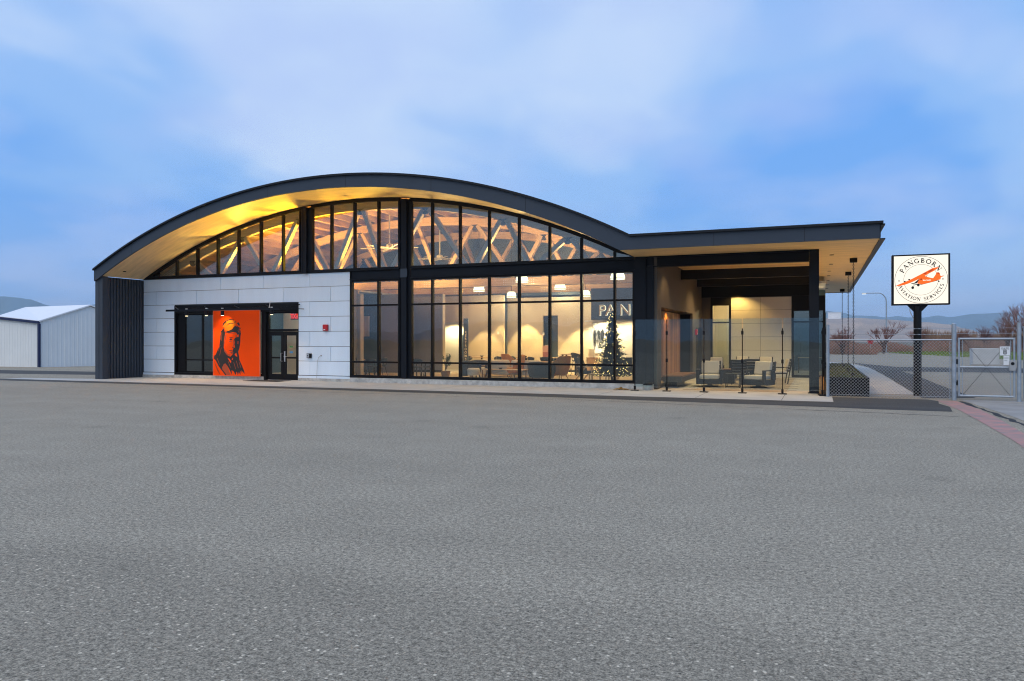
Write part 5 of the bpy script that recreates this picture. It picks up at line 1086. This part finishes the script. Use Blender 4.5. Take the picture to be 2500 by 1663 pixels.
MB_b = MB().box(0.01, 25.7, 0.0, 0.255, 60, 0.05); tag(MB_b.build('bark_bed', M['barkchip']), 'narrow bed of golden bark chips beside the planter', None, None, 'structure')
k = MB()
for i in range(900): 
    x, y = random.uniform(0.03, 0.24), 25.75 + random.random() ** 1.6 * 20; R_ = Matrix.Rotation(random.uniform(0, 6.28), 3, 'Z') @ Matrix.Rotation(random.uniform(-1, 1), 3, 'X'); k.obox((x, y, 0.055 + random.random() * 0.03), (random.uniform(.02, .06), random.uniform(.01, .03), 0.012), R_)
tag(k.build('bark_chips', M['barkchip']), 'loose golden bark chips on the bed', 'bark chips', None, 'stuff')
for i, (x, y, r_, lab) in enumerate(((0.08, 44.0, 0.34, 'rounded grey boulder behind the screen post'), (0.12, 38.0, 0.2, 'smaller grey boulder in the bark bed'))):
    k = MB(); k.sphere((x, y, r_ * 0.7), r_, 12, (1, 1.2, 0.8))
    for v in k.v: v += Vector((random.uniform(-.03, .03), random.uniform(-.03, .03), random.uniform(-.03, .03)))
    tag(k.build('boulder', M['rock'], smooth=True), lab, 'boulder')
# ---- pole sign
SX0, SX1, SZ0, SZ1, SY = 2.095, 3.67, 2.79, 4.34, 26.2
ps = thing('pole_sign', 'backlit square sign with an orange aeroplane on a black pole', 'sign', (2.81, 26.35, 0))
MB().cyl((2.81, 26.36, 0), (2.81, 26.36, 2.77), 0.112, 20).build('pole', M['black'], ps, smooth=True)
k = MB(); k.prism([(-0.28, 0), (0.28, 0), (0.11, -0.19), (-0.11, -0.19)], (2.81, 26.30, 2.785), (1, 0, 0), (0, 0, 1), 0.12); k.build('bracket', M['black'], ps)
MB().tube([(2.60, 26.33, 2.78), (2.60, 26.33, 2.60), (2.64, 26.33, 2.5), (2.77, 26.33, 2.22)], 0.012, 6).build('conduit', M['plastic_grey'], ps, smooth=True)
k = MB(); t_ = 0.05; k.box(SX0, SY, SZ0, SX0 + t_, SY + 0.3, SZ1); k.box(SX1 - t_, SY, SZ0, SX1, SY + 0.3, SZ1); k.box(SX0 + t_, SY, SZ0, SX1 - t_, SY + 0.3, SZ0 + t_ * 0.8); k.box(SX0 + t_, SY, SZ1 - t_ * 0.8, SX1 - t_, SY + 0.3, SZ1); k.box(SX0 + t_, SY + 0.27, SZ0 + 0.04, SX1 - t_, SY + 0.3, SZ1 - 0.04)
cab = k.build('cabinet', M['black'], ps); MB().box(SX0 + t_, SY + 0.03, SZ0 + 0.04, SX1 - t_, SY + 0.05, SZ1 - 0.04).build('sign_face', M['signface'], ps)
SFY = SY + 0.028; SCX, SCZ = W(2248.6, 683, SY).x, W(2248.6, 683, SY).z; KS = 0.0012031
def ring(r, w, mb, layer):
    n = 96
    for i in range(n):
        a0, a1 = 2 * math.pi * i / n, 2 * math.pi * (i + 1) / n; mb.add([(SCX + math.cos(a) * rr, SFY - layer, SCZ + math.sin(a) * rr) for a, rr in ((a0, r - w), (a1, r - w), (a1, r + w), (a0, r + w))], [(0, 1, 2, 3)])
k = MB(); ring(0.716, 0.0055, k, 0); k.build('ring', M['ltr'], ps); k = MB(); ring(0.469, 0.004, k, 0); k.build('ring', M['ltr'], ps)
def stroke_arc(cx, cy, rx, ry, a0, a1, n=12): return [(cx + rx * math.cos(math.radians(a0 + (a1 - a0) * i / n)), cy + ry * math.sin(math.radians(a0 + (a1 - a0) * i / n))) for i in range(n + 1)]
TK, TN = 0.22, 0.08
def ser(x, y, w=0.30): return ([(x - w / 2, y), (x + w / 2, y)], TN)
GL = {
 'P': (0.72, [([(0.2, 0), (0.2, 1)], TK), (stroke_arc(0.30, 0.74, 0.34, 0.235, 90, -90), 0.14), ser(0.2, 0.02), ([(0.02, 0.98), (0.34, 0.98)], TN)]),
 'A': (0.95, [([(0.12, 0), (0.46, 1)], TN), ([(0.44, 1), (0.80, 0)], TK), ([(0.24, 0.34), (0.66, 0.34)], TN), ser(0.12, 0.02, 0.24), ser(0.80, 0.02)]),
 'N': (1.0, [([(0.16, 0), (0.16, 1)], TN), ([(0.16, 1), (0.84, 0)], TK), ([(0.84, 0), (0.84, 1)], TN), ser(0.16, 0.02, 0.26), ser(0.84, 0.98, 0.26), ([(0.0, 0.98), (0.2, 0.98)], TN)]),
 'G': (1.0, [(stroke_arc(0.5, 0.5, 0.43, 0.45, 52, 308, 18), 0.16), ([(0.80, 0.08), (0.80, 0.44)], TK), ser(0.80, 0.44, 0.32), ([(0.76, 0.7), (0.80, 0.92)], TN)]),
 'B': (0.8, [([(0.2, 0), (0.2, 1)], TK), (stroke_arc(0.30, 0.76, 0.30, 0.215, 90, -90), 0.14), (stroke_arc(0.30, 0.265, 0.38, 0.24, 90, -90), 0.15), ([(0.03, 0.98), (0.32, 0.98)], TN), ([(0.03, 0.02), (0.32, 0.02)], TN)]),
 'O': (1.0, [(stroke_arc(0.5, 0.5, 0.43, 0.45, 0, 360, 28), 0.17)]),
 'R': (0.92, [([(0.2, 0), (0.2, 1)], TK), (stroke_arc(0.30, 0.75, 0.34, 0.225, 90, -90), 0.14), ([(0.42, 0.50), (0.82, 0.0)], TK), ser(0.2, 0.02), ([(0.03, 0.98), (0.34, 0.98)], TN), ser(0.84, 0.02, 0.22)]),
 'V': (0.92, [([(0.12, 1), (0.48, 0)], TK), ([(0.48, 0), (0.82, 1)], TN), ser(0.12, 0.98), ser(0.82, 0.98, 0.24)]),
 'I': (0.45, [([(0.22, 0), (0.22, 1)], TK), ser(0.22, 0.02, 0.34), ser(0.22, 0.98, 0.34)]),
 'T': (0.82, [([(0.41, 0), (0.41, 1)], TK), ([(0.05, 0.96), (0.77, 0.96)], 0.07), ser(0.41, 0.02, 0.34), ([(0.06, 0.80), (0.06, 0.98)], TN), ([(0.76, 0.80), (0.76, 0.98)], TN)]),
 'S': (0.68, [(stroke_arc(0.34, 0.735, 0.25, 0.235, 30, 215, 10) + stroke_arc(0.34, 0.255, 0.28, 0.235, 70, -160, 12), 0.15)]),
 'E': (0.76, [([(0.2, 0), (0.2, 1)], TK), ([(0.05, 0.97), (0.66, 0.97)], 0.06), ([(0.2, 0.52), (0.54, 0.52)], 0.06), ([(0.05, 0.03), (0.68, 0.03)], 0.06), ([(0.66, 0.80), (0.66, 0.98)], TN), ([(0.68, 0.02), (0.68, 0.22)], TN)]),
 'C': (0.92, [(stroke_arc(0.5, 0.5, 0.43, 0.45, 48, 312, 18), 0.16), ([(0.78, 0.68), (0.80, 0.93)], TN)]),
 ' ': (0.6, [])}
def glyph(ch_, mb, xf, lay):
    for pts, w in GL[ch_][1]:
        lay[0] += 1; V = [Vector(p) for p in pts]; L0 = []; R0 = []
        for i, p in enumerate(V):
            if V[0] == V[-1] and i in (0, len(V) - 1): d = (V[1] - V[-2]).normalized()
            else: d = (V[min(i + 1, len(V) - 1)] - V[max(i - 1, 0)]).normalized()
            nv = Vector((-d.y, d.x)) * w / 2; L0.append(p + nv); R0.append(p - nv)
        y = SFY - 0.0003 * (lay[0] % 8) - 0.0005
        vs = [xf(q, y) for q in L0] + [xf(q, y) for q in R0]; n = len(V)
        mb.add(vs, [(i, i + 1, n + i + 1, n + i) for i in range(n - 1)])
def arc_text(s, r, size, a_mid, step_pad, below, name, wide=1.0):
    mb = MB(); tot = sum(GL[c][0] * size * wide + step_pad for c in s) - step_pad; pos = -tot / 2; lay = [0]
    for c in s:
        w = GL[c][0] * size * wide; mid_ = pos + w / 2; th = mid_ / (r + (size / 2 if not below else -size / 2))
        if not below:
            a = math.radians(a_mid) - th; ex = Vector((math.sin(a), -math.cos(a))); ey = Vector((math.cos(a), math.sin(a))); o = ey * r
        else:
            a = math.radians(a_mid) + th; ex = Vector((-math.sin(a), math.cos(a))); ey = Vector((-math.cos(a), -math.sin(a))); o = -ey * r
        def xf(q, y, o=o, ex=ex, ey=ey, w=w): 
            p = o + ex * (q.x * size * wide - w / 2) + ey * (q.y * size); return Vector((SCX + p.x, y, SCZ + p.y))
        glyph(c, mb, xf, lay); pos += w + step_pad
    mb.build(name, M['ltr'], ps)
arc_text('PANGBORN', 0.520, 0.135, 92, 0.036, False, 'lettering', 1.05)
arc_text('AVIATION SERVICES', 0.640, 0.098, 271, 0.012, True, 'lettering', 1.05)
def sgp(pts): return [((x - 1135) / 1.13 * KS, (765 - y) * KS) for x, y in pts]
def spoly(pts, layer, mb): mb.prism(sgp(pts), (SCX, SFY - 0.003 - 0.002 * layer, SCZ), (1, 0, 0), (0, 0, 1), 0.0018)
k = MB()
spoly([(690, 800), (712, 785), (745, 790), (745, 815), (700, 820)], 0, k); spoly([(800, 755), (830, 733), (860, 745), (855, 775)], 0, k)
spoly([(858, 838), (940, 850), (1040, 870), (1150, 885), (1300, 850), (1450, 808), (1560, 782), (1560, 795), (1400, 835), (1150, 893), (1020, 890), (930, 872)], 0, k)
for cx_, cy_, r_ in ((925, 962, 36), (1068, 900, 34), (1588, 817, 18)): spoly([(cx_ + r_ * math.cos(i * math.pi / 8), cy_ + r_ * math.sin(i * math.pi / 8)) for i in range(16)], 0, k)
spoly([(935, 885), (943, 885), (935, 950), (925, 950)], 0, k); spoly([(965, 890), (973, 890), (955, 945), (947, 945)], 0, k); spoly([(1292, 640), (1306, 640), (1275, 700), (1262, 695)], 0, k); spoly([(1560, 780), (1572, 780), (1590, 810), (1580, 815)], 0, k)
def star(cx_, cy_, r_): return [(cx_ + (r_ if i % 2 == 0 else r_ * 0.4) * math.sin(i * math.pi / 5), cy_ - (r_ if i % 2 == 0 else r_ * 0.4) * math.cos(i * math.pi / 5)) for i in range(10)]
spoly(star(572, 780, 28), 0, k); spoly(star(1690, 758, 28), 0, k)
k.build('emblem_dark', M['ltr'], ps)
k = MB()
spoly([(1020, 690), (1225, 668), (1300, 700), (1440, 735), (1470, 710), (1520, 640), (1580, 600), (1640, 690), (1630, 765), (1560, 780), (1400, 830), (1150, 885), (1040, 855), (1100, 735), (1050, 720)], 1, k)      # fuselage
spoly([(1440, 740), (1510, 640), (1515, 605), (1545, 588), (1590, 590), (1615, 620), (1625, 690), (1632, 765), (1560, 785), (1500, 775)], 2, k)   # fin
spoly([(1628, 695), (1680, 676), (1728, 672), (1700, 692), (1635, 715)], 1, k)
spoly([(480, 915), (530, 885), (690, 825), (880, 750), (1150, 620), (1330, 530), (1430, 478), (1500, 465), (1590, 462), (1560, 490), (1480, 540), (1340, 610), (1260, 655), (1225, 680), (1110, 735), (880, 830), (730, 880), (610, 908)], 3, k)          # wing
k.build('emblem_plane', M['plane'], ps)
k = MB(); spoly([(950, 850), (1090, 742), (1098, 748), (1035, 850)], 4, k); spoly([(1120, 738), (1160, 735), (1150, 770), (1125, 770)], 4, k)
k.build('emblem_windows', M['ltr'], ps)
k = MB(); spoly([(1180, 620), (1260, 580), (1310, 585), (1245, 630)], 5, k); spoly([(1300, 570), (1400, 510), (1470, 505), (1440, 535), (1340, 590)], 5, k); spoly([(1545, 592), (1588, 596), (1610, 625), (1550, 632)], 5, k); k.build('emblem_marks', M['plane_dark'], ps)
tm = text_mesh('Miss Veedol', 0.062, 'emblem_name', M['signface'], ps, (SCX + sgp([(1285, 780)])[0][0], SFY - 0.012, SCZ + sgp([(1285, 780)])[0][1]), (1, 0, 0.02), (0, 0, 1), 0.002, bold=0.0012, sx=0.72)
# ---- chain link fence + gate
FY = 24.72; fx0, fx1 = W(2021, 960, FY).x, W(2329, 960, FY).x
fn = thing('chain_link_fence', 'galvanised chain link fence panel before the planter and pole sign', 'fence', ((fx0 + fx1) / 2, FY, 0))
def mesh_wire(x0, x1, z0, z1, y, mb, s=0.093, r=0.0042):
    h = z1 - z0; w = x1 - x0; n = int((w + h) / s) + 2
    for i in range(-int(h / s) - 1, n):
        for sg in (1, -1):
            # line x = x0 + i*s + sg * (z - z0)
            a0 = x0 + i * s + (0 if sg > 0 else h); pts = []
            zs_ = z0; ze = z1; xa_ = x0 + i * s if sg > 0 else x0 + i * s + h; xb2 = xa_ + sg * h
            lo_, hi_ = 0.0, 1.0
            dx = xb2 - xa_
            t0, t1 = sorted(((x0 - xa_) / dx, (x1 - xa_) / dx)); lo_ = max(lo_, t0); hi_ = min(hi_, t1)
            if hi_ - lo_ < 0.01: continue
            mb.tube([(xa_ + dx * lo_, y + sg * 0.004, z0 + h * lo_), (xa_ + dx * hi_, y + sg * 0.004, z0 + h * hi_)], r, 3, caps=False)
k = MB(); mesh_wire(fx0 + 0.03, fx1 - 0.03, 0.03, 1.71, FY, k); k.build('chain_mesh', M['wire'], fn)
for x, r_ in ((fx0, 0.048), (fx1, 0.062)):
    p = MB(); p.cyl((x, FY, 0), (x, FY, 2.16), r_, 14); p.sphere((x, FY, 2.16), r_ * 1.03, 10, (1, 1, 0.6)); po_ = p.build('post', M['galv'], fn, smooth=True); q = MB()
    for z in (0.15, 0.55, 0.95, 1.3, 1.68): q.lathe([(r_ + 0.001, -0.015), (r_ + 0.008, -0.015), (r_ + 0.008, 0.015), (r_ + 0.001, 0.015)], (x, FY, z), 14)
    q.build('band', M['galv'], po_)
MB().cyl((fx0 + 0.04, FY, 1.72), (fx1 - 0.05, FY, 1.72), 0.022, 10).build('top_rail', M['galv'], fn, smooth=True)
k = MB(); k.cyl((fx0, FY, 2.04), (fx1, FY, 2.04), 0.004, 4); k.cyl((fx0, FY, 1.88), (fx1, FY, 1.87), 0.004, 4); k.cyl((fx0 + .03, FY - 0.01, 0.09), (fx1, FY - .01, 0.09), 0.005, 4)
x = fx0 + 0.1
while x < fx1:
    for z in (2.04, 1.875): k.tube([(x - 0.02, FY - 0.015, z - 0.015), (x + 0.02, FY + 0.015, z + 0.015)], 0.003, 3); k.tube([(x - 0.02, FY + 0.015, z + 0.015), (x + 0.02, FY - 0.015, z - 0.015)], 0.003, 3)
    x += 0.13
k.build('barbed_wire', M['wire'], fn); MB().cyl((fx1 - 0.10, FY, 0.03), (fx1 - 0.10, FY, 1.71), 0.010, 6).build('tension_bar', M['galv'], fn)
gx0, gx1 = W(2341, 960, FY).x, W(2476, 960, FY).x
gt = thing('chain_link_gate', 'galvanised chain link gate with mid rail and cross wires', 'gate', ((gx0 + gx1) / 2, FY, 0.1))
k = MB()
for x in (gx0, gx1): k.cyl((x, FY, 0.12), (x, FY, 1.78), 0.032, 10)
for z in (0.14, 0.95, 1.75): k.cyl((gx0 + 0.02, FY, z), (gx1 - 0.02, FY, z), 0.03, 10)
k.cyl((gx0 + 0.09, FY, 0.15), (gx0 + 0.09, FY, 1.74), 0.009, 6); k.cyl((gx1 - 0.09, FY, 0.15), (gx1 - 0.09, FY, 1.74), 0.009, 6); k.build('gate_frame', M['galv'], gt, smooth=True)
k = MB(); mesh_wire(gx0 + 0.05, gx1 - 0.05, 0.15, 1.74, FY, k, 0.075, 0.0042); k.build('chain_mesh', M['wire'], gt)
k = MB(); k.cyl((gx0 + 0.1, FY - 0.02, 0.17), (gx1 - 0.1, FY - 0.02, 1.72), 0.005, 5); k.cyl((gx0 + 0.1, FY - 0.02, 1.72), (gx1 - 0.1, FY - 0.02, 0.17), 0.005, 5); k.build('cross_wire', M['char'], gt)
for z in (0.5, 1.1): MB().box(gx0 - 0.085, FY - 0.03, z - 0.07, gx0 - 0.035, FY + 0.03, z + 0.07).build('hinge', M['black'], gt)
k = MB(); 
for z in (1.9, 2.05): k.cyl((fx1, FY, z), (gx1 + 0.15, FY, z), 0.0045, 4)
k.build('barbed_wire', M['wire'], gt)
q = W(2476, 897, FY)
MB().box(q.x - 0.13, FY - 0.1, 0.86, q.x + 0.02, FY - 0.034, 1.14).build('lock_box', M['plastic_grey'], gt, bevel=0.01); MB().cyl((q.x - 0.055, FY - 0.104, 1.06), (q.x - 0.055, FY - 0.101, 1.06), 0.045, 12).build('lock_opening', M['black'], gt)
gs1 = thing('gate_number_sign', 'small white gate number sign wired to the gate mesh', 'sign', (W(2453, 858, FY).x, FY - 0.05, 1.3))
a, b = W(2441, 868, FY - 0.05), W(2466, 846, FY - 0.05); MB().box(a.x, FY - 0.05, a.z, b.x, FY - 0.044, b.z).build('plate', M['signwhite'], gs1)
xm_ = (a.x + b.x) / 2; hz_ = b.z - a.z
text_mesh('GATE', 0.075, 'lettering', M['ltr'], gs1, (xm_, FY - 0.053, a.z + hz_ * 0.76), (1, 0, 0), (0, 0, 1), 0.002, bold=0.0); text_mesh('8', 0.19, 'number', M['ltr'], gs1, (xm_, FY - 0.053, a.z + hz_ * 0.36), (1, 0, 0), (0, 0, 1), 0.002, bold=0.002)
gs2 = thing('notice_sign', 'narrow white notice plate below the gate number sign', 'sign', (W(2456, 880, FY).x, FY - 0.05, 1.15))
a, b = W(2450, 891, FY - 0.05), W(2464.5, 869, FY - 0.05); MB().box(a.x, FY - 0.05, a.z, b.x, FY - 0.044, b.z).build('plate', M['signwhite'], gs2); k = MB()
for i, z in enumerate((0.78, 0.68, 0.5, 0.44)): k.box(a.x + 0.02, FY - 0.053, a.z + (b.z - a.z) * z, b.x - 0.02 - 0.03 * (i > 1), FY - 0.051, a.z + (b.z - a.z) * z + 0.009)
k.build('print_lines', M['plastic_grey'], gs2)
hx0 = W(2488, 960, FY).x; f2 = thing('chain_link_fence', 'chain link fence continuing right of the gate at the frame edge', 'fence', (hx0, FY, 0))
p = MB(); p.cyl((hx0, FY, 0), (hx0, FY, 2.2), 0.055, 12); p.cyl((hx0 + 3.0, FY, 0), (hx0 + 3.0, FY, 2.2), 0.055, 12); p.build('post', M['galv'], f2, smooth=True); p = MB(); p.cyl((hx0 + 0.13, FY, 0.10), (hx0 + 0.13, FY, 2.1), 0.035, 10); p.cyl((hx0 + 0.13, FY, 0.12), (hx0 + 3, FY, 0.12), 0.03, 10); p.cyl((hx0 + 0.13, FY, 2.1), (hx0 + 3, FY, 2.1), 0.03, 10); p.build('frame', M['galv'], f2, smooth=True); k = MB(); mesh_wire(hx0 + 0.15, hx0 + 2.95, 0.13, 2.08, FY, k, 0.075, 0.0032); k.build('chain_mesh', M['wire'], f2)
# ---- things in the lot
blk = thing('utility_block', 'pale square concrete block standing beyond the gate', 'concrete block', (10.4, 59.6, 0)); MB().box(9.62, 59.2, 0.0, 11.17, 60.4, 1.17).build('body', M['paleblock'], blk, bevel=0.03); MB().box(9.5, 59.0, 0.0, 11.3, 59.19, 0.10).build('pad', M['slab'], blk)
sx_, sy_ = 9.08, 122.9
sll = thing('street_lamp', 'tall grey street lamp with a curved arm and lit head', 'street lamp', (sx_, sy_, 0))
pts = [(sx_, sy_, 0), (sx_, sy_, 7.3)] + [(sx_ - 1.1 + 1.1 * math.cos(t), sy_, 7.3 + 1.35 * math.sin(t)) for t in [i * math.pi / 16 for i in range(1, 9)]] + [(sx_ - 2.6, sy_, 8.66)]
MB().tube(pts, 0.10, 10, 0.06).build('pole', M['galv'], sll, smooth=True); MB().obox((sx_ - 2.9, sy_, 8.64), (0.75, 0.32, 0.14)).build('lamp_head', M['galv'], sll, bevel=0.04); MB().obox((sx_ - 2.95, sy_, 8.545), (0.55, 0.24, 0.05)).build('lens', glow('street_lens', (1, 0.97, 0.9), 2.2), sll)
rs2 = thing('road_sign', 'small red round sign on a thin post before the bare trees', 'sign', (W(2125, 833, 108).x, 108, 0)); q = W(2125, 833.5, 108)
k = MB(); k.lathe([(0, 0), (0.36, 0), (0.36, 0.02), (0, 0.02)], (q.x, 108, q.z), 8, M=Matrix.Rotation(math.radians(90), 3, 'X')); k.build('sign_plate', M['red'], rs2); MB().cyl((q.x, 108.03, 0), (q.x, 108.03, q.z + 0.3), 0.03, 6).build('post', M['galv'], rs2)
# distant pale building on the slope
q = W(2037.5, 769, 1900)
fb_ = thing('hillside_building', 'tiny white building far off on the pale slope under the canopy edge', 'building', (q.x, 1900, q.z - 6)); MB().box(q.x - 14, 1900, q.z - 9, q.x + 14, 1912, q.z + 5).build('wall', M['white_roof'], fb_); MB().box(q.x - 14.5, 1899, q.z + 5.1, q.x + 14.5, 1913, q.z + 6).build('roof', M['signwhite'], fb_)
# ---- hangar
def rp(px, t, z): d = ray(px, CY); return Vector((d.x * t, d.y * t, z))
hC, hL, hA = rp(97, 48.3, 0), rp(0, 49.5, 0), rp(218.2, 50.2, 0); hR = hC + (hA - hC) * 2; hB = rp(66, 53.0, 0); hE = hB + (hB - hL) * 1.0
hL = hC + (hL - hC) * 1.02
zC, zL, zA, zB = 2.90, 3.24, 3.97, 3.94
hg = thing('hangar', 'white ribbed metal hangar with white roof and navy trim', 'hangar', tuple(hC))
def ribwall(p0, p1, z1f, name):
    mb = MB(); L_ = (p1 - p0).length; n = int(L_ / 0.24); d = (p1 - p0) / n; nrm = Vector((d.y, -d.x, 0)).normalized()
    V0 = []
    for i in range(n):
        for f_, o_ in ((0, 0), (0.6, 0), (0.68, 0.012), (0.92, 0.012)): V0.append((p0 + d * (i + f_) + nrm * o_, (i + f_) / n))
    V0.append((p1, 1.0))
    for b_, t in V0: mb.v += [Vector((b_.x, b_.y, 0)), Vector((b_.x, b_.y, z1f(t)))]
    for i in range(len(V0) - 1): mb.f.append((2 * i, 2 * i + 2, 2 * i + 3, 2 * i + 1))
    return mb.build(name, M['white_metal'], hg)
ribwall(hL, hC, lambda t: zL + (zC - zL) * t, 'wall'); ribwall(hC, hR, lambda t: zC + (zA - zC) * (1 - abs(2 * t - 1)), 'gable_wall')
ribwall(hR, hE, lambda t: zC + (zL - zC) * t, 'wall'); ribwall(hE, hL, lambda t: zL + (zB - zL) * (1 - abs(2 * t - 1)), 'gable_wall')
k = MB()
def up_(p, z): return Vector((p.x, p.y, z))
oc = (hC - hA).normalized() * 0.12; ol = (hL - hB).normalized() * 0.12; ox = (hC - hL).normalized() * 0.12
for q in ([up_(hC + oc + ox, zC - 0.02), up_(hA + ox, zA + 0.02), up_(hB - ox, zB + 0.02), up_(hL + ol - ox, zL - 0.02)], [up_(hA + ox, zA + 0.02), up_(hR - oc + ox, zC - 0.02), up_(hE - ol - ox, zL - 0.02), up_(hB - ox, zB + 0.02)]):
    k.add(q + [v + Vector((0, 0, 0.08)) for v in q], [(0, 1, 2, 3), (4, 5, 6, 7), (0, 1, 5, 4), (1, 2, 6, 5), (2, 3, 7, 6), (3, 0, 4, 7)])
k.build('roof', M['white_roof'], hg)
fr_o = Vector(((hC - hL).y, -(hC - hL).x, 0)).normalized() * 0.10
k = MB(); k.bar(up_(hC + fr_o + ox * 0.5, zC - 0.05), up_(hL + fr_o - ox, zL - 0.05), 0.12, 0.16); k.build('gutter', M['navy'], hg); k = MB(); k.bar(up_(hC + fr_o * 0.5, 0), up_(hC + fr_o * 0.5, zC - 0.14), 0.13, 0.13, up=(1, 0, 0)); k.build('corner_trim', M['navy'], hg)

# ================================================================== BARE TREES AND SCRUB
def bare_tree(px, py, h, spread, lab, seed, m=None):
    rnd = random.Random(seed); p0 = G(px, py); t = thing('bare_tree', lab, 'tree', (p0.x, p0.y, 0), 'bare trees beyond the lot')
    tr = MB(); cr_ = MB()
    def grow(p, d, L_, r, lv):
        q = p + d * L_; m_ = (p + q) / 2 + Vector((rnd.uniform(-.05, .05), rnd.uniform(-.05, .05), 0)) * L_
        (tr if lv < 2 else cr_).tube([p, m_, q], r, 6 if lv < 2 else 3, r * 0.65, caps=False)
        if lv >= 5: return
        for k_ in range(rnd.choice((3, 4)) if lv < 3 else 4):
            a = rnd.uniform(0, 6.28); tl = rnd.uniform(0.3, 0.75) * (1.1 if lv == 0 else 0.85); ax_ = Vector((math.cos(a), math.sin(a), 0)); nd = (d * math.cos(tl) + ax_ * math.sin(tl) * spread + Vector((0, 0, 0.12))).normalized()
            grow(p + d * L_ * rnd.uniform(0.55, 1.0), nd, L_ * rnd.uniform(0.56, 0.84), r * 0.54, lv + 1)
    for k_ in range(3):
        a = k_ * 2.1 + rnd.uniform(-.3, .3); grow(Vector((p0.x, p0.y, 0)), Vector((math.cos(a) * 0.22, math.sin(a) * 0.22, 1)).normalized(), h * rnd.uniform(0.24, 0.34), 0.085 * h / 4, 0)
    tr.build('trunk', M['bark'], t); cr_.build('crown', m or M['twig'], t)
bare_tree(2056, 866, 4.6, 1.0, 'leftmost bare reddish tree, behind the rain chains', 11)
bare_tree(2157, 864, 5.4, 1.0, 'bare reddish tree beside the street lamp pole', 12)
bare_tree(2246, 862, 4.3, 1.1, 'bare tree behind the black sign pole', 13)
bare_tree(2345, 860, 4.6, 1.2, 'low bare tree behind the fence gate post', 15); bare_tree(2405, 859, 5.0, 1.2, 'bare tree above the pale concrete block', 16)
bare_tree(2462, 862, 6.0, 1.0, 'bare tree above the gate number sign', 17); bare_tree(2505, 868, 7.4, 1.0, 'tallest bare tree at the right edge', 18)
def scrub(name, x0, x1, y0, y1, n, h0, h1, m, lab):
    mb = MB()
    for i in range(n):
        px = random.uniform(x0, x1); Y = random.uniform(y0, y1); p = W(px, 850, Y); x, y = p.x, Y; k_ = 0.6 + 0.4 * math.sin(x * 0.55) * math.sin(x * 0.21 + 1.3); h = random.uniform(h0, h1) * k_
        for j in range(5):
            a = random.uniform(0, 6.28); l = random.uniform(0.1, 0.5); w = random.uniform(0.02, 0.05); tx, ty = x + math.cos(a) * l, y + math.sin(a) * l
            mb.add([(x - w, y, 0), (x + w, y, 0), (tx + w * 0.3, ty, h * random.uniform(0.6, 1)), (tx - w * 0.3, ty, h * random.uniform(0.6, 1))], [(0, 1, 2, 3)])
    tag(mb.build(name, m), lab, 'scrub', None, 'stuff')
scrub('scrub', 1990, 2620, 126, 160, 7000, 0.8, 2.6, M['scrub'], 'low reddish brown winter scrub behind the lot')
scrub('thicket', 2250, 2620, 165, 200, 4200, 2.0, 5.6, mat('tan_thicket', (0.36, 0.22, 0.13), 0.95, var=0.4, scale=0.5, col2=(0.17, 0.11, 0.075)), 'taller tan winter thicket behind the scrub')
scrub('scrub_near', 1996, 2140, 100, 125, 1800, 0.5, 1.6, M['scrub'], 'brown scrub behind the concrete walk end')

# ================================================================== HAZE
HAZE = True
if HAZE:
    hm = bpy.data.materials.new('haze_air'); hm.use_nodes = True; nt = hm.node_tree; nt.nodes.clear()
    o = nt.nodes.new('ShaderNodeOutputMaterial'); v = nt.nodes.new('ShaderNodeVolumePrincipled'); v.inputs['Color'].default_value = (0.70, 0.87, 1.0, 1); v.inputs['Density'].default_value = 0.00015; v.inputs['Anisotropy'].default_value = 0.0
    nt.links.new(v.outputs[0], o.inputs['Volume'])
    hb = MB().box(-7000, -7000, -2, 7000, 7000, 260).build('haze', hm); tag(hb, 'thin blue haze over the valley', None, None, 'stuff')
